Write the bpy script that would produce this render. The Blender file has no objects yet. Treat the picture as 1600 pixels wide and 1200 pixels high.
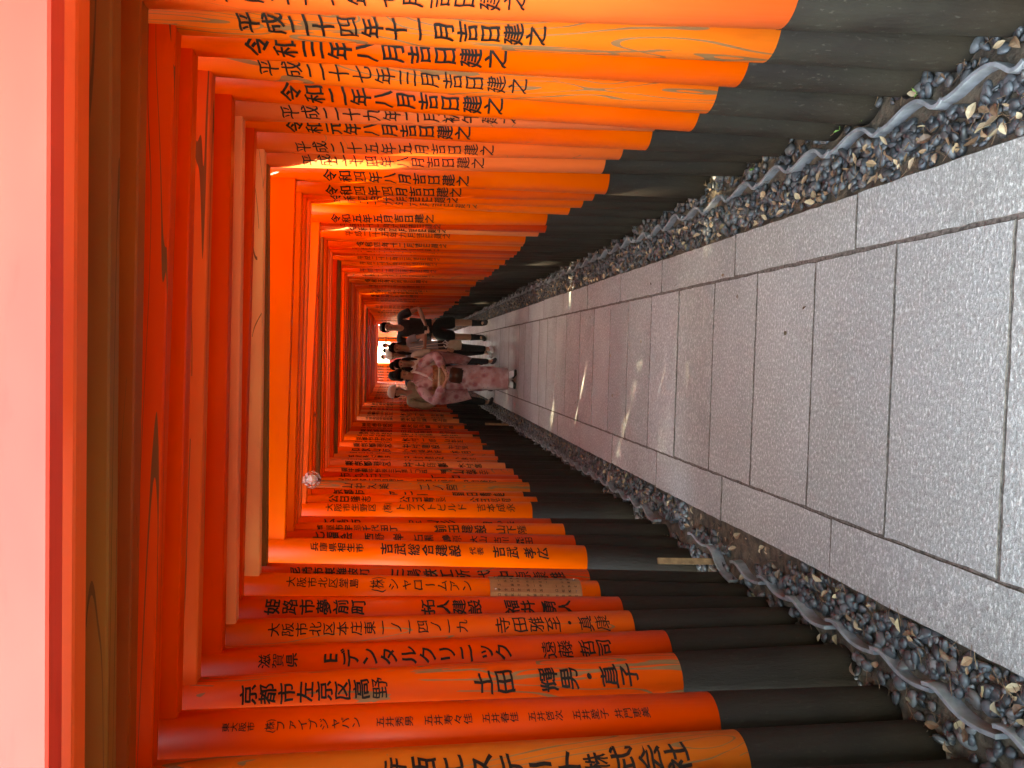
import bpy, bmesh, math, random
import numpy as np
from mathutils import Vector, Matrix, Euler

# ------------------------------------------------------------------ camera
S = bpy.context.scene
C = S.collection
R_ = math.radians
CAM_H, F_PX, ROLL, YAW, PITCH = 1.58, 1202.0, 0.02, -0.038924, 0.151073
fw = Vector((math.sin(YAW)*math.cos(PITCH), math.cos(YAW)*math.cos(PITCH), -math.sin(PITCH)))
r0 = Vector((math.cos(YAW), -math.sin(YAW), 0)); u0 = r0.cross(fw)
rt = r0*math.cos(ROLL) + u0*math.sin(ROLL); up = u0*math.cos(ROLL) - r0*math.sin(ROLL)
cd = bpy.data.cameras.new('camera'); cam = bpy.data.objects.new('camera', cd); C.objects.link(cam)
cd.sensor_fit = 'HORIZONTAL'; cd.sensor_width = 36; cd.lens = F_PX/1600*36
cd.clip_start = .05; cd.clip_end = 2000
cx, cy, cz = -up, rt, -fw            # phone held sideways: the photograph lies on its side
cam.matrix_world = Matrix(((cx.x, cy.x, cz.x, 0), (cx.y, cy.y, cz.y, 0), (cx.z, cy.z, cz.z, CAM_H), (0, 0, 0, 1)))
S.camera = cam
# ------------------------------------------------------------------ light
SUN_EL, SUN_DIR = 55, Vector((-1, .72, 0)).normalized()
W = bpy.data.worlds.new('World'); S.world = W; W.use_nodes = True
nt = W.node_tree; nt.nodes.clear()
sky = nt.nodes.new('ShaderNodeTexSky'); sky.sky_type = 'NISHITA'; sky.sun_disc = False
sky.sun_elevation = R_(SUN_EL); sky.sun_rotation = math.atan2(SUN_DIR.x, SUN_DIR.y)
sky.dust_density = 2.0; sky.air_density = 1.0
bg = nt.nodes.new('ShaderNodeBackground'); bg.inputs['Strength'].default_value = .15
wo = nt.nodes.new('ShaderNodeOutputWorld')
nt.links.new(sky.outputs[0], bg.inputs[0]); nt.links.new(bg.outputs[0], wo.inputs[0])
sd = bpy.data.lights.new('sun', 'SUN'); sun = bpy.data.objects.new('sun', sd); C.objects.link(sun)
sd.energy = 2.0; sd.angle = R_(1.0); sd.color = (1, .95, .86)
sv = Vector((SUN_DIR.x*math.cos(R_(SUN_EL)), SUN_DIR.y*math.cos(R_(SUN_EL)), math.sin(R_(SUN_EL))))
sun.rotation_euler = sv.to_track_quat('Z', 'Y').to_euler()
S.view_settings.view_transform = 'Standard'; S.view_settings.look = 'None'
S.view_settings.exposure = 4.9; S.view_settings.use_white_balance = True; S.view_settings.white_balance_temperature = 9100; S.view_settings.white_balance_tint = 0; S.view_settings.gamma = 1; S.view_settings.use_curve_mapping = False
S.render.engine = 'CYCLES'
S.cycles.use_denoising = True; S.cycles.max_bounces = 12; S.cycles.diffuse_bounces = 8
S.cycles.glossy_bounces = 4; S.cycles.sample_clamp_indirect = 8
rnd = random.Random(7)
TUN_END = 23.9

# ------------------------------------------------------------------ helpers
def link(o, parent=None):
    C.objects.link(o)
    if parent is not None: o.parent = parent
    return o
def tag(o, label=None, cat=None, group=None, kind=None):
    if label: o['label'] = label
    if cat: o['category'] = cat
    if group: o['group'] = group
    if kind: o['kind'] = kind
    return o
def empty(name, loc=(0, 0, 0), rz=0):
    o = bpy.data.objects.new(name, None); o.location = loc; o.rotation_euler = (0, 0, rz)
    o.empty_display_size = .1
    return link(o)
def mesh(name, vs, fs, smooth=False):
    m = bpy.data.meshes.new(name); m.from_pydata([tuple(v) for v in vs], [], fs)
    if smooth: m.polygons.foreach_set('use_smooth', [True]*len(m.polygons))
    m.update(); return m
def obj(name, m, mat, parent=None, loc=(0, 0, 0), rot=(0, 0, 0)):
    if mat is not None and not m.materials: m.materials.append(mat)
    o = bpy.data.objects.new(name, m); o.location = loc; o.rotation_euler = rot
    return link(o, parent)
def bm_mesh(bm, name, smooth=False):
    m = bpy.data.meshes.new(name); bm.to_mesh(m); bm.free()
    if smooth: m.polygons.foreach_set('use_smooth', [True]*len(m.polygons))
    return m
def box_bm(sx, sy, sz, bev=.003, c=(0, 0, 0), seg=1):
    bm = bmesh.new(); bmesh.ops.create_cube(bm, size=1)
    for v in bm.verts: v.co = Vector((v.co.x*sx+c[0], v.co.y*sy+c[1], v.co.z*sz+c[2]))
    if bev: bmesh.ops.bevel(bm, geom=bm.edges[:], offset=bev, segments=seg, affect='EDGES')
    return bm
def rings(rs, n=20, cap=True):
    """loft of ellipses (cx,cy,z,rx,ry) stacked in z"""
    vs, fs = [], []
    for (x, y, z, a, b) in rs:
        for k in range(n):
            t = 2*math.pi*k/n; vs.append((x+a*math.cos(t), y+b*math.sin(t), z))
    for i in range(len(rs)-1):
        for k in range(n):
            k2 = (k+1) % n; fs.append((i*n+k, i*n+k2, (i+1)*n+k2, (i+1)*n+k))
    if cap: fs.append(tuple(range(n))[::-1]); fs.append(tuple((len(rs)-1)*n+k for k in range(n)))
    return vs, fs
def sweep(pts, rad, n=8):
    pts = [Vector(p) for p in pts]; vs, fs = [], []
    if not isinstance(rad, (list, tuple)): rad = [rad]*len(pts)
    prev = None
    for i, p in enumerate(pts):
        d = (pts[min(i+1, len(pts)-1)]-pts[max(i-1, 0)]).normalized()
        a = d.orthogonal().normalized() if prev is None else (prev-d*prev.dot(d)).normalized()
        prev = a; b = d.cross(a)
        for k in range(n):
            t = 2*math.pi*k/n; vs.append(p+(a*math.cos(t)+b*math.sin(t))*rad[i])
    for i in range(len(pts)-1):
        for k in range(n):
            k2 = (k+1) % n; fs.append((i*n+k, i*n+k2, (i+1)*n+k2, (i+1)*n+k))
    fs.append(tuple(range(n))[::-1]); fs.append(tuple((len(pts)-1)*n+k for k in range(n)))
    return vs, fs
def join(parts):
    V, Fc = [], []
    for vs, fs in parts:
        o = len(V); V += list(vs); Fc += [tuple(i+o for i in f) for f in fs]
    return V, Fc

# ------------------------------------------------------------------ materials
class NT:
    def __init__(s, name):
        s.m = bpy.data.materials.new(name); s.m.use_nodes = True; s.t = s.m.node_tree; s.t.nodes.clear()
        s.out = s.n('OutputMaterial'); s.p = s.n('BsdfPrincipled'); s.l(s.p, 0, s.out, 0)
    def n(s, k, **kw):
        x = s.t.nodes.new('ShaderNode'+k)
        for a, b in kw.items(): setattr(x, a, b)
        return x
    def l(s, a, i, b, j): s.t.links.new(a.outputs[i], b.inputs[j])
    def sock(s, v):
        return v
    def math(s, op, a, b=0., clamp=False):
        x = s.n('Math', operation=op); x.use_clamp = clamp
        for i, v in enumerate((a, b)):
            if isinstance(v, (int, float)): x.inputs[i].default_value = v
            else: s.t.links.new(v, x.inputs[i])
        return x.outputs[0]
    def mix(s, f, a, b, blend='MIX'):
        x = s.n('Mix', data_type='RGBA', blend_type=blend)
        for i, v in ((0, f), (6, a), (7, b)):
            if isinstance(v, (int, float)): x.inputs[i].default_value = v
            elif isinstance(v, tuple): x.inputs[i].default_value = (*v[:3], 1)
            else: s.t.links.new(v, x.inputs[i])
        return x.outputs[2]
    def ramp(s, v, stops):
        x = s.n('ValToRGB'); e = x.color_ramp.elements
        while len(e) < len(stops): e.new(.5)
        for k, (p, c) in enumerate(stops):
            e[k].position = p; e[k].color = (c, c, c, 1) if isinstance(c, (int, float)) else (*c, 1)
        s.t.links.new(v, x.inputs[0]); return x.outputs[0]
    def noise(s, vec, scale, detail=4, rough=.55, dist=0.):
        x = s.n('TexNoise'); x.inputs['Scale'].default_value = scale; x.inputs['Detail'].default_value = detail
        x.inputs['Roughness'].default_value = rough; x.inputs['Distortion'].default_value = dist
        if vec is not None: s.t.links.new(vec, x.inputs['Vector'])
        return x.outputs[0]
    def coord(s, scale=(1, 1, 1), rand=True, kind='Object'):
        tc = s.n('TexCoord'); v = tc.outputs[kind]
        if rand:
            oi = s.n('ObjectInfo'); off = s.math('MULTIPLY', oi.outputs['Random'], 37.)
            a = s.n('VectorMath', operation='ADD'); cb = s.n('CombineXYZ')
            for i in range(3): s.t.links.new(off, cb.inputs[i])
            s.t.links.new(v, a.inputs[0]); s.t.links.new(cb.outputs[0], a.inputs[1]); v = a.outputs[0]
        mp = s.n('Mapping'); mp.inputs['Scale'].default_value = scale
        s.t.links.new(v, mp.inputs[0]); return mp.outputs[0]
    def bump(s, h, strength=.3, dist=.01):
        x = s.n('Bump'); x.inputs['Strength'].default_value = strength; x.inputs['Distance'].default_value = dist
        s.t.links.new(h, x.inputs['Height']); s.t.links.new(x.outputs[0], s.p.inputs['Normal'])
    def set(s, **kw):
        for k, v in kw.items():
            k = k.replace('_', ' ')
            if isinstance(v, (int, float)): s.p.inputs[k].default_value = v
            elif isinstance(v, tuple): s.p.inputs[k].default_value = (*v[:3], 1)
            else: s.t.links.new(v, s.p.inputs[k])

def painted(name, axis):
    """vermilion paint; colour from the object, its alpha says how much bare grain shows; grain runs along axis"""
    k = NT(name); oi = k.n('ObjectInfo'); base = oi.outputs['Color']; lw = .62 if axis == 2 else .36; wear = oi.outputs['Alpha']
    def sc(a, b): return tuple(b if i == axis else a for i in range(3))
    big = k.noise(k.coord(sc(3, 1.1)), 1, 3)
    tone = k.ramp(big, [(.3, (.86, .66, .7)), (.7, (1., 1.12, 1.1))])
    col = k.mix(1., base, tone, 'MULTIPLY')
    # cathedral grain: contour lines of a stretched, warped field
    field = k.noise(k.coord(sc(4.2, .75) if axis == 2 else sc(6.5, .28)), 1, 1.5, .45, 1.3 if axis == 2 else .8)
    fr = k.math('FRACT', k.math('MULTIPLY', field, 13.))
    tri = k.math('ABSOLUTE', k.math('SUBTRACT', fr, .5))
    width = k.math('MULTIPLY', k.noise(k.coord(sc(9, 2.2)), 1, 3), .26)
    wthr = k.math('MULTIPLY', width, wear)
    line = k.math('LESS_THAN', tri, k.math('MULTIPLY', wthr, lw))
    gate = k.math('GREATER_THAN', k.noise(k.coord(sc(3, .9)), 1, 2), k.math('SUBTRACT', .66, k.math('MULTIPLY', wear, .36)))
    patchn = k.noise(k.coord(sc(12, 1.3)), 1, 4, .6, .6)
    patch = k.math('GREATER_THAN', patchn, k.math('SUBTRACT', .92, k.math('MULTIPLY', wear, .34 if axis == 2 else .16)))
    lines = k.math('MAXIMUM', k.math('MULTIPLY', line, gate), patch)
    bare = k.mix(k.noise(k.coord(sc(60, 3)), 1, 3), *(((.12, .075, .034), (.26, .18, .09)) if axis == 2 else ((.05, .022, .007), (.13, .06, .02))))
    col = k.mix(k.math('MULTIPLY', lines, .85), col, bare)
    # small chips and drips of dirt
    dirt = k.ramp(k.noise(k.coord(sc(26, 5)), 1, 5), [(.6, 0.), (.78, .35)])
    col = k.mix(dirt, col, k.mix(1., col, (.6, .5, .45), 'MULTIPLY'))
    k.set(Base_Color=col)
    k.set(Roughness=k.math('ADD', k.math('MULTIPLY', wear, .2), k.math('ADD', k.math('MULTIPLY', lines, .25), k.math('ADD', k.math('MULTIPLY', k.noise(k.coord(sc(14, 3)), 1, 4), .16), .32))))
    k.set(Specular_IOR_Level=.2)
    h = k.math('SUBTRACT', k.noise(k.coord(sc(34, 1.6)), 1, 3), k.math('MULTIPLY', lines, .5))
    k.bump(h, .22 if axis == 2 else .12, .002)
    return k.m
M = {}
M['paint_z'] = painted('vermilion_paint', 2)
M['paint_x'] = painted('vermilion_beam_paint', 0)

k = NT('black_base_paint'); oi = k.n('ObjectInfo')
n1 = k.noise(k.coord((5, 5, 2.2)), 1, 6, .65); sp = k.noise(k.coord((90, 90, 40)), 1, 3, .6)
moss = k.math('MULTIPLY', k.ramp(n1, [(.38, 0.), (.68, 1.)]), oi.outputs['Alpha'])
col = k.mix(moss, (.010, .0058, .0042), (.024, .020, .014))
tc = k.n('TexCoord'); sx = k.n('SeparateXYZ'); k.l(tc, 3, sx, 0)
low = k.ramp(k.math('ADD', sx.outputs[2], k.math('MULTIPLY', n1, .25)), [(.1, 1.), (.36, 0.)])
col = k.mix(k.math('MULTIPLY', low, .6), col, (.038, .026, .017))
spk = k.ramp(sp, [(.62, 0.), (.70, 1.)])
col = k.mix(k.math('MULTIPLY', spk, k.math('ADD', k.math('MULTIPLY', oi.outputs['Alpha'], .4), .06)), col, (.08, .07, .055))
k.set(Base_Color=col, Specular_IOR_Level=.2, Roughness=k.math('ADD', k.math('MULTIPLY', moss, .2), .68)); k.bump(k.noise(k.coord((60, 60, 14)), 1, 6, .7), .8, .006)
M['black'] = k.m
k = NT('ink'); k.set(Base_Color=(.014, .007, .006), Roughness=.5, Specular_IOR_Level=.15); k.bump(k.noise(k.coord((1, 1, 1)), 60, 2), .4, .002); M['ink'] = k.m

k = NT('granite'); oi = k.n('ObjectInfo')
v = k.coord((1, 1, 1)); vs_ = k.coord((1.0, 1.6, 1))
g1 = k.noise(vs_, 72, 5, .72, .3); g2 = k.noise(v, 170, 3, .6); g3 = k.noise(v, 2.2, 4)
col = k.mix(k.ramp(g1, [(.36, 0.), (.62, 1.)]), (.185, .18, .17), (.365, .358, .34))
col = k.mix(k.ramp(g1, [(.55, 0.), (.65, .85)]), col, (.64, .63, .60))
col = k.mix(k.ramp(g2, [(.60, 0.), (.72, .5)]), col, (.10, .095, .09))
col = k.mix(k.ramp(g3, [(.35, .0), (.75, .45)]), col, k.mix(1., col, (.74, .70, .64), 'MULTIPLY'))
tint = k.ramp(oi.outputs['Random'], [(0., .86), (1., 1.06)])
col = k.mix(1., col, tint, 'MULTIPLY')
k.set(Base_Color=col, Roughness=k.ramp(g3, [(.3, .42), (.7, .62)])); k.bump(g1, .9, .007); M['granite'] = k.m

def simple(name, a, b, scale, rough=.8, bump=.3, dist=.004, detail=5, **kw):
    k = NT(name); v = k.coord((1, 1, 1)); n = k.noise(v, scale, detail)
    k.set(Base_Color=k.mix(k.ramp(n, [(.35, 0.), (.65, 1.)]), a, b), Roughness=rough, **kw); k.bump(n, bump, dist)
    M[name] = k.m; return k.m
simple('soil', (.03, .021, .014), (.10, .072, .045), 22, .95, .9, .02)
simple('joint_sand', (.045, .034, .027), (.15, .12, .098), 60, .95, .8, .01)
simple('kawara', (.13, .13, .135), (.21, .21, .218), 30, .42, .2, .002)
simple('stake_wood', (.16, .085, .04), (.28, .16, .08), 30, .8)
simple('skin', (.33, .17, .11), (.40, .21, .14), 9, .5, .05)
simple('hair', (.008, .006, .005), (.022, .015, .011), 60, .8, .5, Specular_IOR_Level=.15)
simple('black_cloth', (.010, .009, .010), (.018, .016, .018), 30, .9, .4)
simple('white_cloth', (.62, .62, .66), (.74, .74, .78), 14, .85, .4)
simple('cream_cloth', (.50, .44, .36), (.62, .56, .47), 14, .85, .4)
simple('grey_cloth', (.20, .20, .22), (.27, .27, .29), 14, .85, .4)
simple('beige_cloth', (.40, .34, .26), (.50, .43, .34), 12, .85, .4)
simple('olive_cloth', (.25, .22, .14), (.33, .30, .2), 12, .85, .4)
simple('denim', (.05, .07, .12), (.09, .12, .19), 25, .85, .4)
simple('red_cloth', (.5, .08, .08), (.6, .12, .11), 25, .85, .4)
simple('obi_cloth', (.20, .08, .035), (.42, .22, .10), 18, .45, .3)
simple('brown_leather', (.035, .012, .008), (.07, .025, .015), 18, .35, .3)
simple('white_plastic', (.74, .72, .70), (.8, .78, .76), 5, .3, .02)
simple('steel', (.55, .55, .56), (.65, .65, .66), 25, .25, .05, Metallic=1.)
simple('copper_plate', (.32, .13, .065), (.45, .20, .10), 9, .38, .1, Metallic=.6)
simple('sole_rubber', (.012, .01, .01), (.03, .025, .02), 25, .8)
simple('lips', (.30, .06, .05), (.33, .07, .06), 5, .4)
simple('stone_pale', (.55, .53, .50), (.68, .66, .62), 20, .85)
simple('sprout', (.08, .16, .03), (.14, .24, .05), 20, .5)
simple('bark', (.05, .035, .022), (.12, .09, .06), 18, .95, .9, .03)
simple('foliage', (.035, .07, .018), (.07, .12, .03), 3, .6)
simple('forest_floor', (.035, .027, .015), (.10, .075, .045), 3, .95, .9, .03)
# pebbles and leaves vary piece by piece through an attribute on joined meshes, or the object's random number
def varied(name, stops, attr, rough, bumps):
    k = NT(name)
    if attr: a = k.n('Attribute', attribute_name='piece'); f = a.outputs['Fac']
    else: f = k.n('ObjectInfo').outputs['Random']
    c = k.ramp(f, stops); n = k.noise(k.coord((1, 1, 1), rand=not attr), 90 if 'peb' in name else 60, 4)
    c = k.mix(k.ramp(n, [(.35, .0), (.7, .6)]), c, k.mix(1., c, (.55, .55, .55), 'MULTIPLY'))
    k.set(Base_Color=c, Roughness=rough); k.bump(n, bumps, .002)
    M[name] = k.m
PS = [(0, (.022, .022, .023)), (.35, (.048, .050, .053)), (.7, (.080, .084, .088)), (.9, (.065, .052, .046)), (1, (.16, .155, .15))]
LS = [(0, (.09, .045, .025)), (.3, (.17, .095, .05)), (.6, (.27, .18, .10)), (.85, (.37, .28, .17)), (1, (.13, .07, .035))]
for at in (True, False):
    sfx = '_each' if not at else ''
    varied('pebble_stone'+sfx, PS, at, .42, .25); varied('dry_leaf'+sfx, LS, at, .6, .5)
# printed kimono
k = NT('kimono_print'); v = k.coord((1, 1, 1), rand=False)
vo = k.n('TexVoronoi'); vo.inputs['Scale'].default_value = 9; k.t.links.new(v, vo.inputs['Vector'])
vo2 = k.n('TexVoronoi'); vo2.inputs['Scale'].default_value = 24; k.t.links.new(v, vo2.inputs['Vector'])
c = k.mix(k.ramp(k.noise(v, 5, 3), [(.4, 0.), (.6, 1.)]), (.36, .16, .17), (.50, .36, .39))
c = k.mix(k.ramp(vo.outputs['Distance'], [(.20, .75), (.42, 0.)]), c, (.24, .04, .06))
c = k.mix(k.ramp(vo2.outputs['Distance'], [(.16, .8), (.22, 0.)]), c, (.20, .16, .22))
k.set(Base_Color=c, Roughness=.75); M['kimono'] = k.m
k = NT('clear_glass'); k.set(Base_Color=(1., 1., 1.), Roughness=.03, Transmission_Weight=1., IOR=1.3); M['glass'] = k.m

# ------------------------------------------------------------------ setting: ground, path
g = obj('ground', mesh('ground', [(-400, -400, -.06), (400, -400, -.06), (400, 400, -.06), (-400, 400, -.06)], [(0, 1, 2, 3)]), M['forest_floor']); tag(g, kind='structure')

PX = (-.78, -.562, .39, .595)                 # outer edge, inner joint, inner joint, outer edge of the paving
path = obj('stone_path', mesh('path_bed', [(PX[0]+.012, .2, -.0045), (PX[3]-.012, .2, -.0045), (PX[3]-.012, 34, -.0045), (PX[0]+.012, 34, -.0045), (PX[0]+.012, .2, -.1), (PX[3]-.012, .2, -.1), (PX[3]-.012, 34, -.1), (PX[0]+.012, 34, -.1)], [(0, 1, 2, 3), (0, 4, 5, 1), (1, 5, 6, 2), (2, 6, 7, 3), (3, 7, 4, 0)]), M['joint_sand'])
tag(path, kind='structure')
def slab(x0, x1, y0, y1, name='slab'):
    """a granite slab with slightly wandering arrises"""
    bm = bmesh.new(); nx, ny = max(2, int((x1-x0)/.05)), max(2, int((y1-y0)/.05))
    def wob(a): return rnd.uniform(-a, a)
    top, base = [], []
    per = [(x0+(x1-x0)*i/nx, y0) for i in range(nx)] + [(x1, y0+(y1-y0)*i/ny) for i in range(ny)] + \
          [(x1-(x1-x0)*i/nx, y1) for i in range(nx)] + [(x0, y1-(y1-y0)*i/ny) for i in range(ny)]
    cxm, cym = (x0+x1)/2, (y0+y1)/2; h = wob(.0015)
    n = len(per); A, B, D = [], [], []
    for (x, y) in per:
        w = .0022 if (x, y) not in ((x0, y0), (x1, y0), (x1, y1), (x0, y1)) else .004
        px, py = x+wob(w), y+wob(w)
        ix, iy = px+(.0022 if px < cxm else -.0022), py+(.0022 if py < cym else -.0022)
        if abs(px-x0) > .01 and abs(px-x1) > .01: ix = px
        if abs(py-y0) > .01 and abs(py-y1) > .01: iy = py
        A.append(bm.verts.new((ix-cxm, iy-cym, h))); B.append(bm.verts.new((px-cxm, py-cym, h-.002))); D.append(bm.verts.new((px-cxm, py-cym, -.07)))
    bm.faces.new(A)
    for i in range(n):
        j = (i+1) % n
        bm.faces.new((B[i], B[j], A[j], A[i])); bm.faces.new((D[i], D[j], B[j], B[i]))
    m = bm_mesh(bm, 'slab'); m.materials.append(M['granite']); m.materials.append(M['joint_sand'])
    for p in m.polygons[1:]: p.material_index = 1
    return obj('slab', m, None, path, (cxm, cym, 0))
GAP = .0045
ys = [.35, .82, 1.30, 1.79, 2.267, 2.748, 3.228, 3.69, 4.18, 4.65, 5.13, 5.58, 6.06, 6.53, 7.07]
while ys[-1] < 33.5: ys.append(ys[-1]+rnd.uniform(.45, .49))
for a, b in zip(ys, ys[1:]): slab(PX[1]+.003, PX[2]-.005, a+GAP, b-GAP)
ys = [.57, 1.53, 2.495, 3.463, 4.477, 5.343, 6.3]
while ys[-1] < 33: ys.append(ys[-1]+rnd.uniform(.93, 1.0))
for a, b in zip(ys, ys[1:]): slab(PX[2]+.006, PX[3]+rnd.uniform(-.004, .004), a+GAP*.7, b-GAP*.7)
ys = [.65, 1.61, 2.571, 3.52, 4.463, 5.43, 6.42]
while ys[-1] < 33: ys.append(ys[-1]+rnd.uniform(.93, 1.0))
for a, b in zip(ys, ys[1:]): slab(PX[0]+rnd.uniform(-.004, .004), PX[1]-.005, a+GAP*.7, b-GAP*.7)

# gravel strips between paving and tile edging
def ico(sub):
    bm = bmesh.new(); bmesh.ops.create_icosphere(bm, subdivisions=sub, radius=1)
    v = np.array([tuple(x.co) for x in bm.verts]); f = np.array([[q.index for q in p.verts] for p in bm.faces]); bm.free(); return v, f
ICO2, ICO1 = ico(2), ico(1)
def pebble_verts(base, r):
    """one water-worn stone: flattened, slightly lopsided"""
    s = np.array([r*rnd.uniform(.9, 1.35), r*rnd.uniform(.7, 1.0), r*rnd.uniform(.42, .68)])
    d = base*s; ph = rnd.uniform(0, 6.28)
    d = d*(1+.09*np.sin(3*base[:, :1]+ph)+.07*np.sin(2.3*base[:, 1:2]*2+ph*2))
    e = Euler((rnd.gauss(0, .3), rnd.gauss(0, .3), rnd.uniform(0, 6.28))).to_matrix()
    return d @ np.array(e).T
def leaf_geo(L):
    """a curled dry leaf, pointed at both ends, folded along its midrib"""
    w = L*rnd.uniform(.2, .33); cu = rnd.uniform(-.35, .5)*L; fo = rnd.uniform(.1, .8)*w; vs = []
    tw = rnd.uniform(-.5, .5)
    for i, (t, ww) in enumerate(((0, 0), (.18, .6), (.42, 1), (.68, .8), (.88, .38), (1, 0))):
        z = cu*(t-.5)**2*2; yb = math.sin(t*3)*L*.04
        for sgn in ((0,) if ww == 0 else (-1, 0, 1)):
            a = tw*(t-.5)
            yy = sgn*ww*w; zz = (abs(sgn)*fo*ww)
            vs.append((L*(t-.5), yb+yy*math.cos(a)-zz*math.sin(a), z+yy*math.sin(a)+zz*math.cos(a)))
    fs = [(0, 1, 2), (0, 2, 3)]
    for i in range(3):
        b = 1+3*i; fs += [(b, b+3, b+4, b+1), (b+1, b+4, b+5, b+2)]
    fs += [(10, 13, 11), (11, 13, 12)]
    e = Euler((rnd.gauss(0, .35), rnd.gauss(0, .3), rnd.uniform(0, 6.28))).to_matrix()
    return [e @ Vector(v) for v in vs], fs
def joined(name, items, mat, parent, smooth=True):
    V, Fq, A = [], [], []; o = 0
    nf = [len(it[1]) for it in items]
    for vs, fs, loc, att in items:
        V.append(np.asarray([tuple(v) for v in vs] if not isinstance(vs, np.ndarray) else vs)+np.array(loc))
        Fq += [tuple(int(i)+o for i in f) for f in fs]; A += [att]*len(V[-1]); o += len(V[-1])
    m = bpy.data.meshes.new(name); m.from_pydata(np.concatenate(V).tolist(), [], Fq)
    m.polygons.foreach_set('use_smooth', [smooth]*len(m.polygons))
    at = m.attributes.new('piece', 'FLOAT', 'POINT'); at.data.foreach_set('value', A); m.update()
    return tag(obj(name, m, mat, parent), kind='stuff')
PEB_MESH = []
for i in range(14): PEB_MESH.append(mesh('pebble', pebble_verts(ICO2[0], .021).tolist(), ICO2[1].tolist(), True))
LEAF_MESH = [mesh('leaf', *leaf_geo(.062), smooth=False) for i in range(16)]
for m in PEB_MESH: m.materials.append(M['pebble_stone_each'])
for m in LEAF_MESH: m.materials.append(M['dry_leaf_each'])
def bare_patch(side, x, y):
    return side < 0 and 2.9 < y < 4.0 and x > -.905+.04*math.sin(y*9)
def strip(side):
    if side > 0: xa, xb = PX[3]+.004, .985
    else: xa, xb = -1.15, PX[0]-.004
    n = 140; V = []; Fs = []
    for i in range(n+1):
        y = .3+33*i/n
        for x in (xa, (xa+xb)/2, xb): V.append((x, y, -.028+rnd.uniform(-.003, .003)))
    for i in range(n):
        for j in (0, 1): Fs.append((i*3+j, i*3+j+1, i*3+4+j, i*3+3+j))
    g = obj('gravel_strip', mesh('gravel_strip', V, Fs, True), M['soil']); tag(g, kind='structure')
    edge = .775 if side > 0 else .945                         # tile edging line
    inner = .602 if side > 0 else .787
    P, near = [], []
    def add(x, y, z, r):
        near.append((x, y, z, r))
    for layer, dens, z0 in ((0, 900, -.024), (1, 1050, -.009)):
        y = 1.35
        while y < TUN_END+1:
            step = .02; cnt = dens*(edge-inner)*step*(1 if y < 10 else .75)
            for q in range(int(cnt)+(rnd.random() < cnt % 1)):
                x = rnd.uniform(inner+.012, edge-.012); yy = y+rnd.uniform(0, step)
                if bare_patch(side, side*x, yy): continue
                leafy = (x-inner)/(edge-inner) < .28
                if layer == 1 and leafy and rnd.random() < .45: continue
                add(side*x, yy, z0+rnd.uniform(-.004, .005), rnd.choice((.010, .012, .015, .018, .021, .025))*(.95 if side > 0 else 1.))
            y += step
    for q in range(900):                                       # outside the tiles, between the post feet
        add(side*rnd.uniform(edge+.05, edge+.17), rnd.uniform(1.4, 12), -.016, rnd.uniform(.01, .024))
    near.sort(key=lambda p: p[1]*1.0-p[2]*8)
    items = []
    for i, (x, y, z, r) in enumerate(near):
        if i < 290:
            o = bpy.data.objects.new('pebble', rnd.choice(PEB_MESH)); o.location = (x, y, z); sc = r/.021
            o.scale = (sc*rnd.uniform(.9, 1.2), sc, sc); o.rotation_euler = (rnd.gauss(0, .15), rnd.gauss(0, .15), rnd.uniform(0, 6.28)); link(o, g)
        else:
            b = ICO2 if y < 6.5 else ICO1
            items.append((pebble_verts(b[0], r), b[1], (x, y, z), rnd.random()))
    joined('gravel', items, M['pebble_stone'], g)
    # leaf litter
    lv = []
    y = 1.35
    while y < TUN_END+1:
        c = (70 if side > 0 else 55) if y < 9 else 55
        for q in range(int(c*.05)+1):
            u = rnd.random()**1.6*.8
            x = inner+.012+(edge-inner-.02)*u
            if rnd.random() < .28: x = edge+rnd.uniform(.03, .19)
            if side > 0 or rnd.random() < .62: lv.append((side*x, y+rnd.uniform(0, .05), rnd.uniform(.002, .014) if x < edge else rnd.uniform(-.012, .004), rnd.uniform(.018, .048)))
        y += .05
    for q in range(7): lv.append((rnd.uniform(-.7, .55), rnd.uniform(1.9, 8), .004, .03))
    lv.sort(key=lambda p: p[1])
    items = []
    for i, (x, y, z, L) in enumerate(lv):
        if i < 240:
            o = bpy.data.objects.new('leaf', rnd.choice(LEAF_MESH)); o.location = (x, y, z); sc = L/.062; o.scale = (sc, sc, sc)
            o.rotation_euler = (rnd.gauss(0, .3), rnd.gauss(0, .3), rnd.uniform(0, 6.28)); link(o, g)
        else: items.append((*leaf_geo(L), (x, y, z), rnd.random()))
    joined('leaf_litter', items, M['dry_leaf'], g, False)
    # twigs and needles
    tw = []
    for q in range(420):
        x = side*(inner+abs(rnd.gauss(0, .07))) if rnd.random() < .7 else side*(edge+rnd.uniform(.03, .15))
        y = 1.4+rnd.random()**1.6*9; a = rnd.uniform(0, 6.28); L = rnd.uniform(.02, .07); b = rnd.uniform(-.4, .4)
        pts = [(math.cos(a+b*t)*L*t, math.sin(a+b*t)*L*t, rnd.uniform(.0, .004)) for t in (-.5, 0, .5)]
        tw.append((*sweep(pts, .0009, 4), (x, y, .004), rnd.random()*.4))
    joined('twigs', tw, M['dry_leaf'], g, False)
    # sprouts
    sp = []
    for (x, y) in ([(.845, 2.62), (.85, 2.47), (.84, 2.2), (.86, 3.3)] if side > 0 else []):
        for q in range(4):
            a = rnd.uniform(0, 6.28)
            sp.append(([(0, 0, 0), (math.cos(a)*.012-.004, math.sin(a)*.012, .012), (math.cos(a)*.022, math.sin(a)*.022, .014), (math.cos(a)*.012+.004, math.sin(a)*.012, .012)], [(0, 1, 2, 3)], (x, y, 0), .5))
    if sp: joined('sprouts', sp, M['sprout'], g, False)
    # ---- roof tiles set on edge
    e = empty('tile_edging', (side*edge, 1.2, -.060 if side > 0 else -.048))
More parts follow.
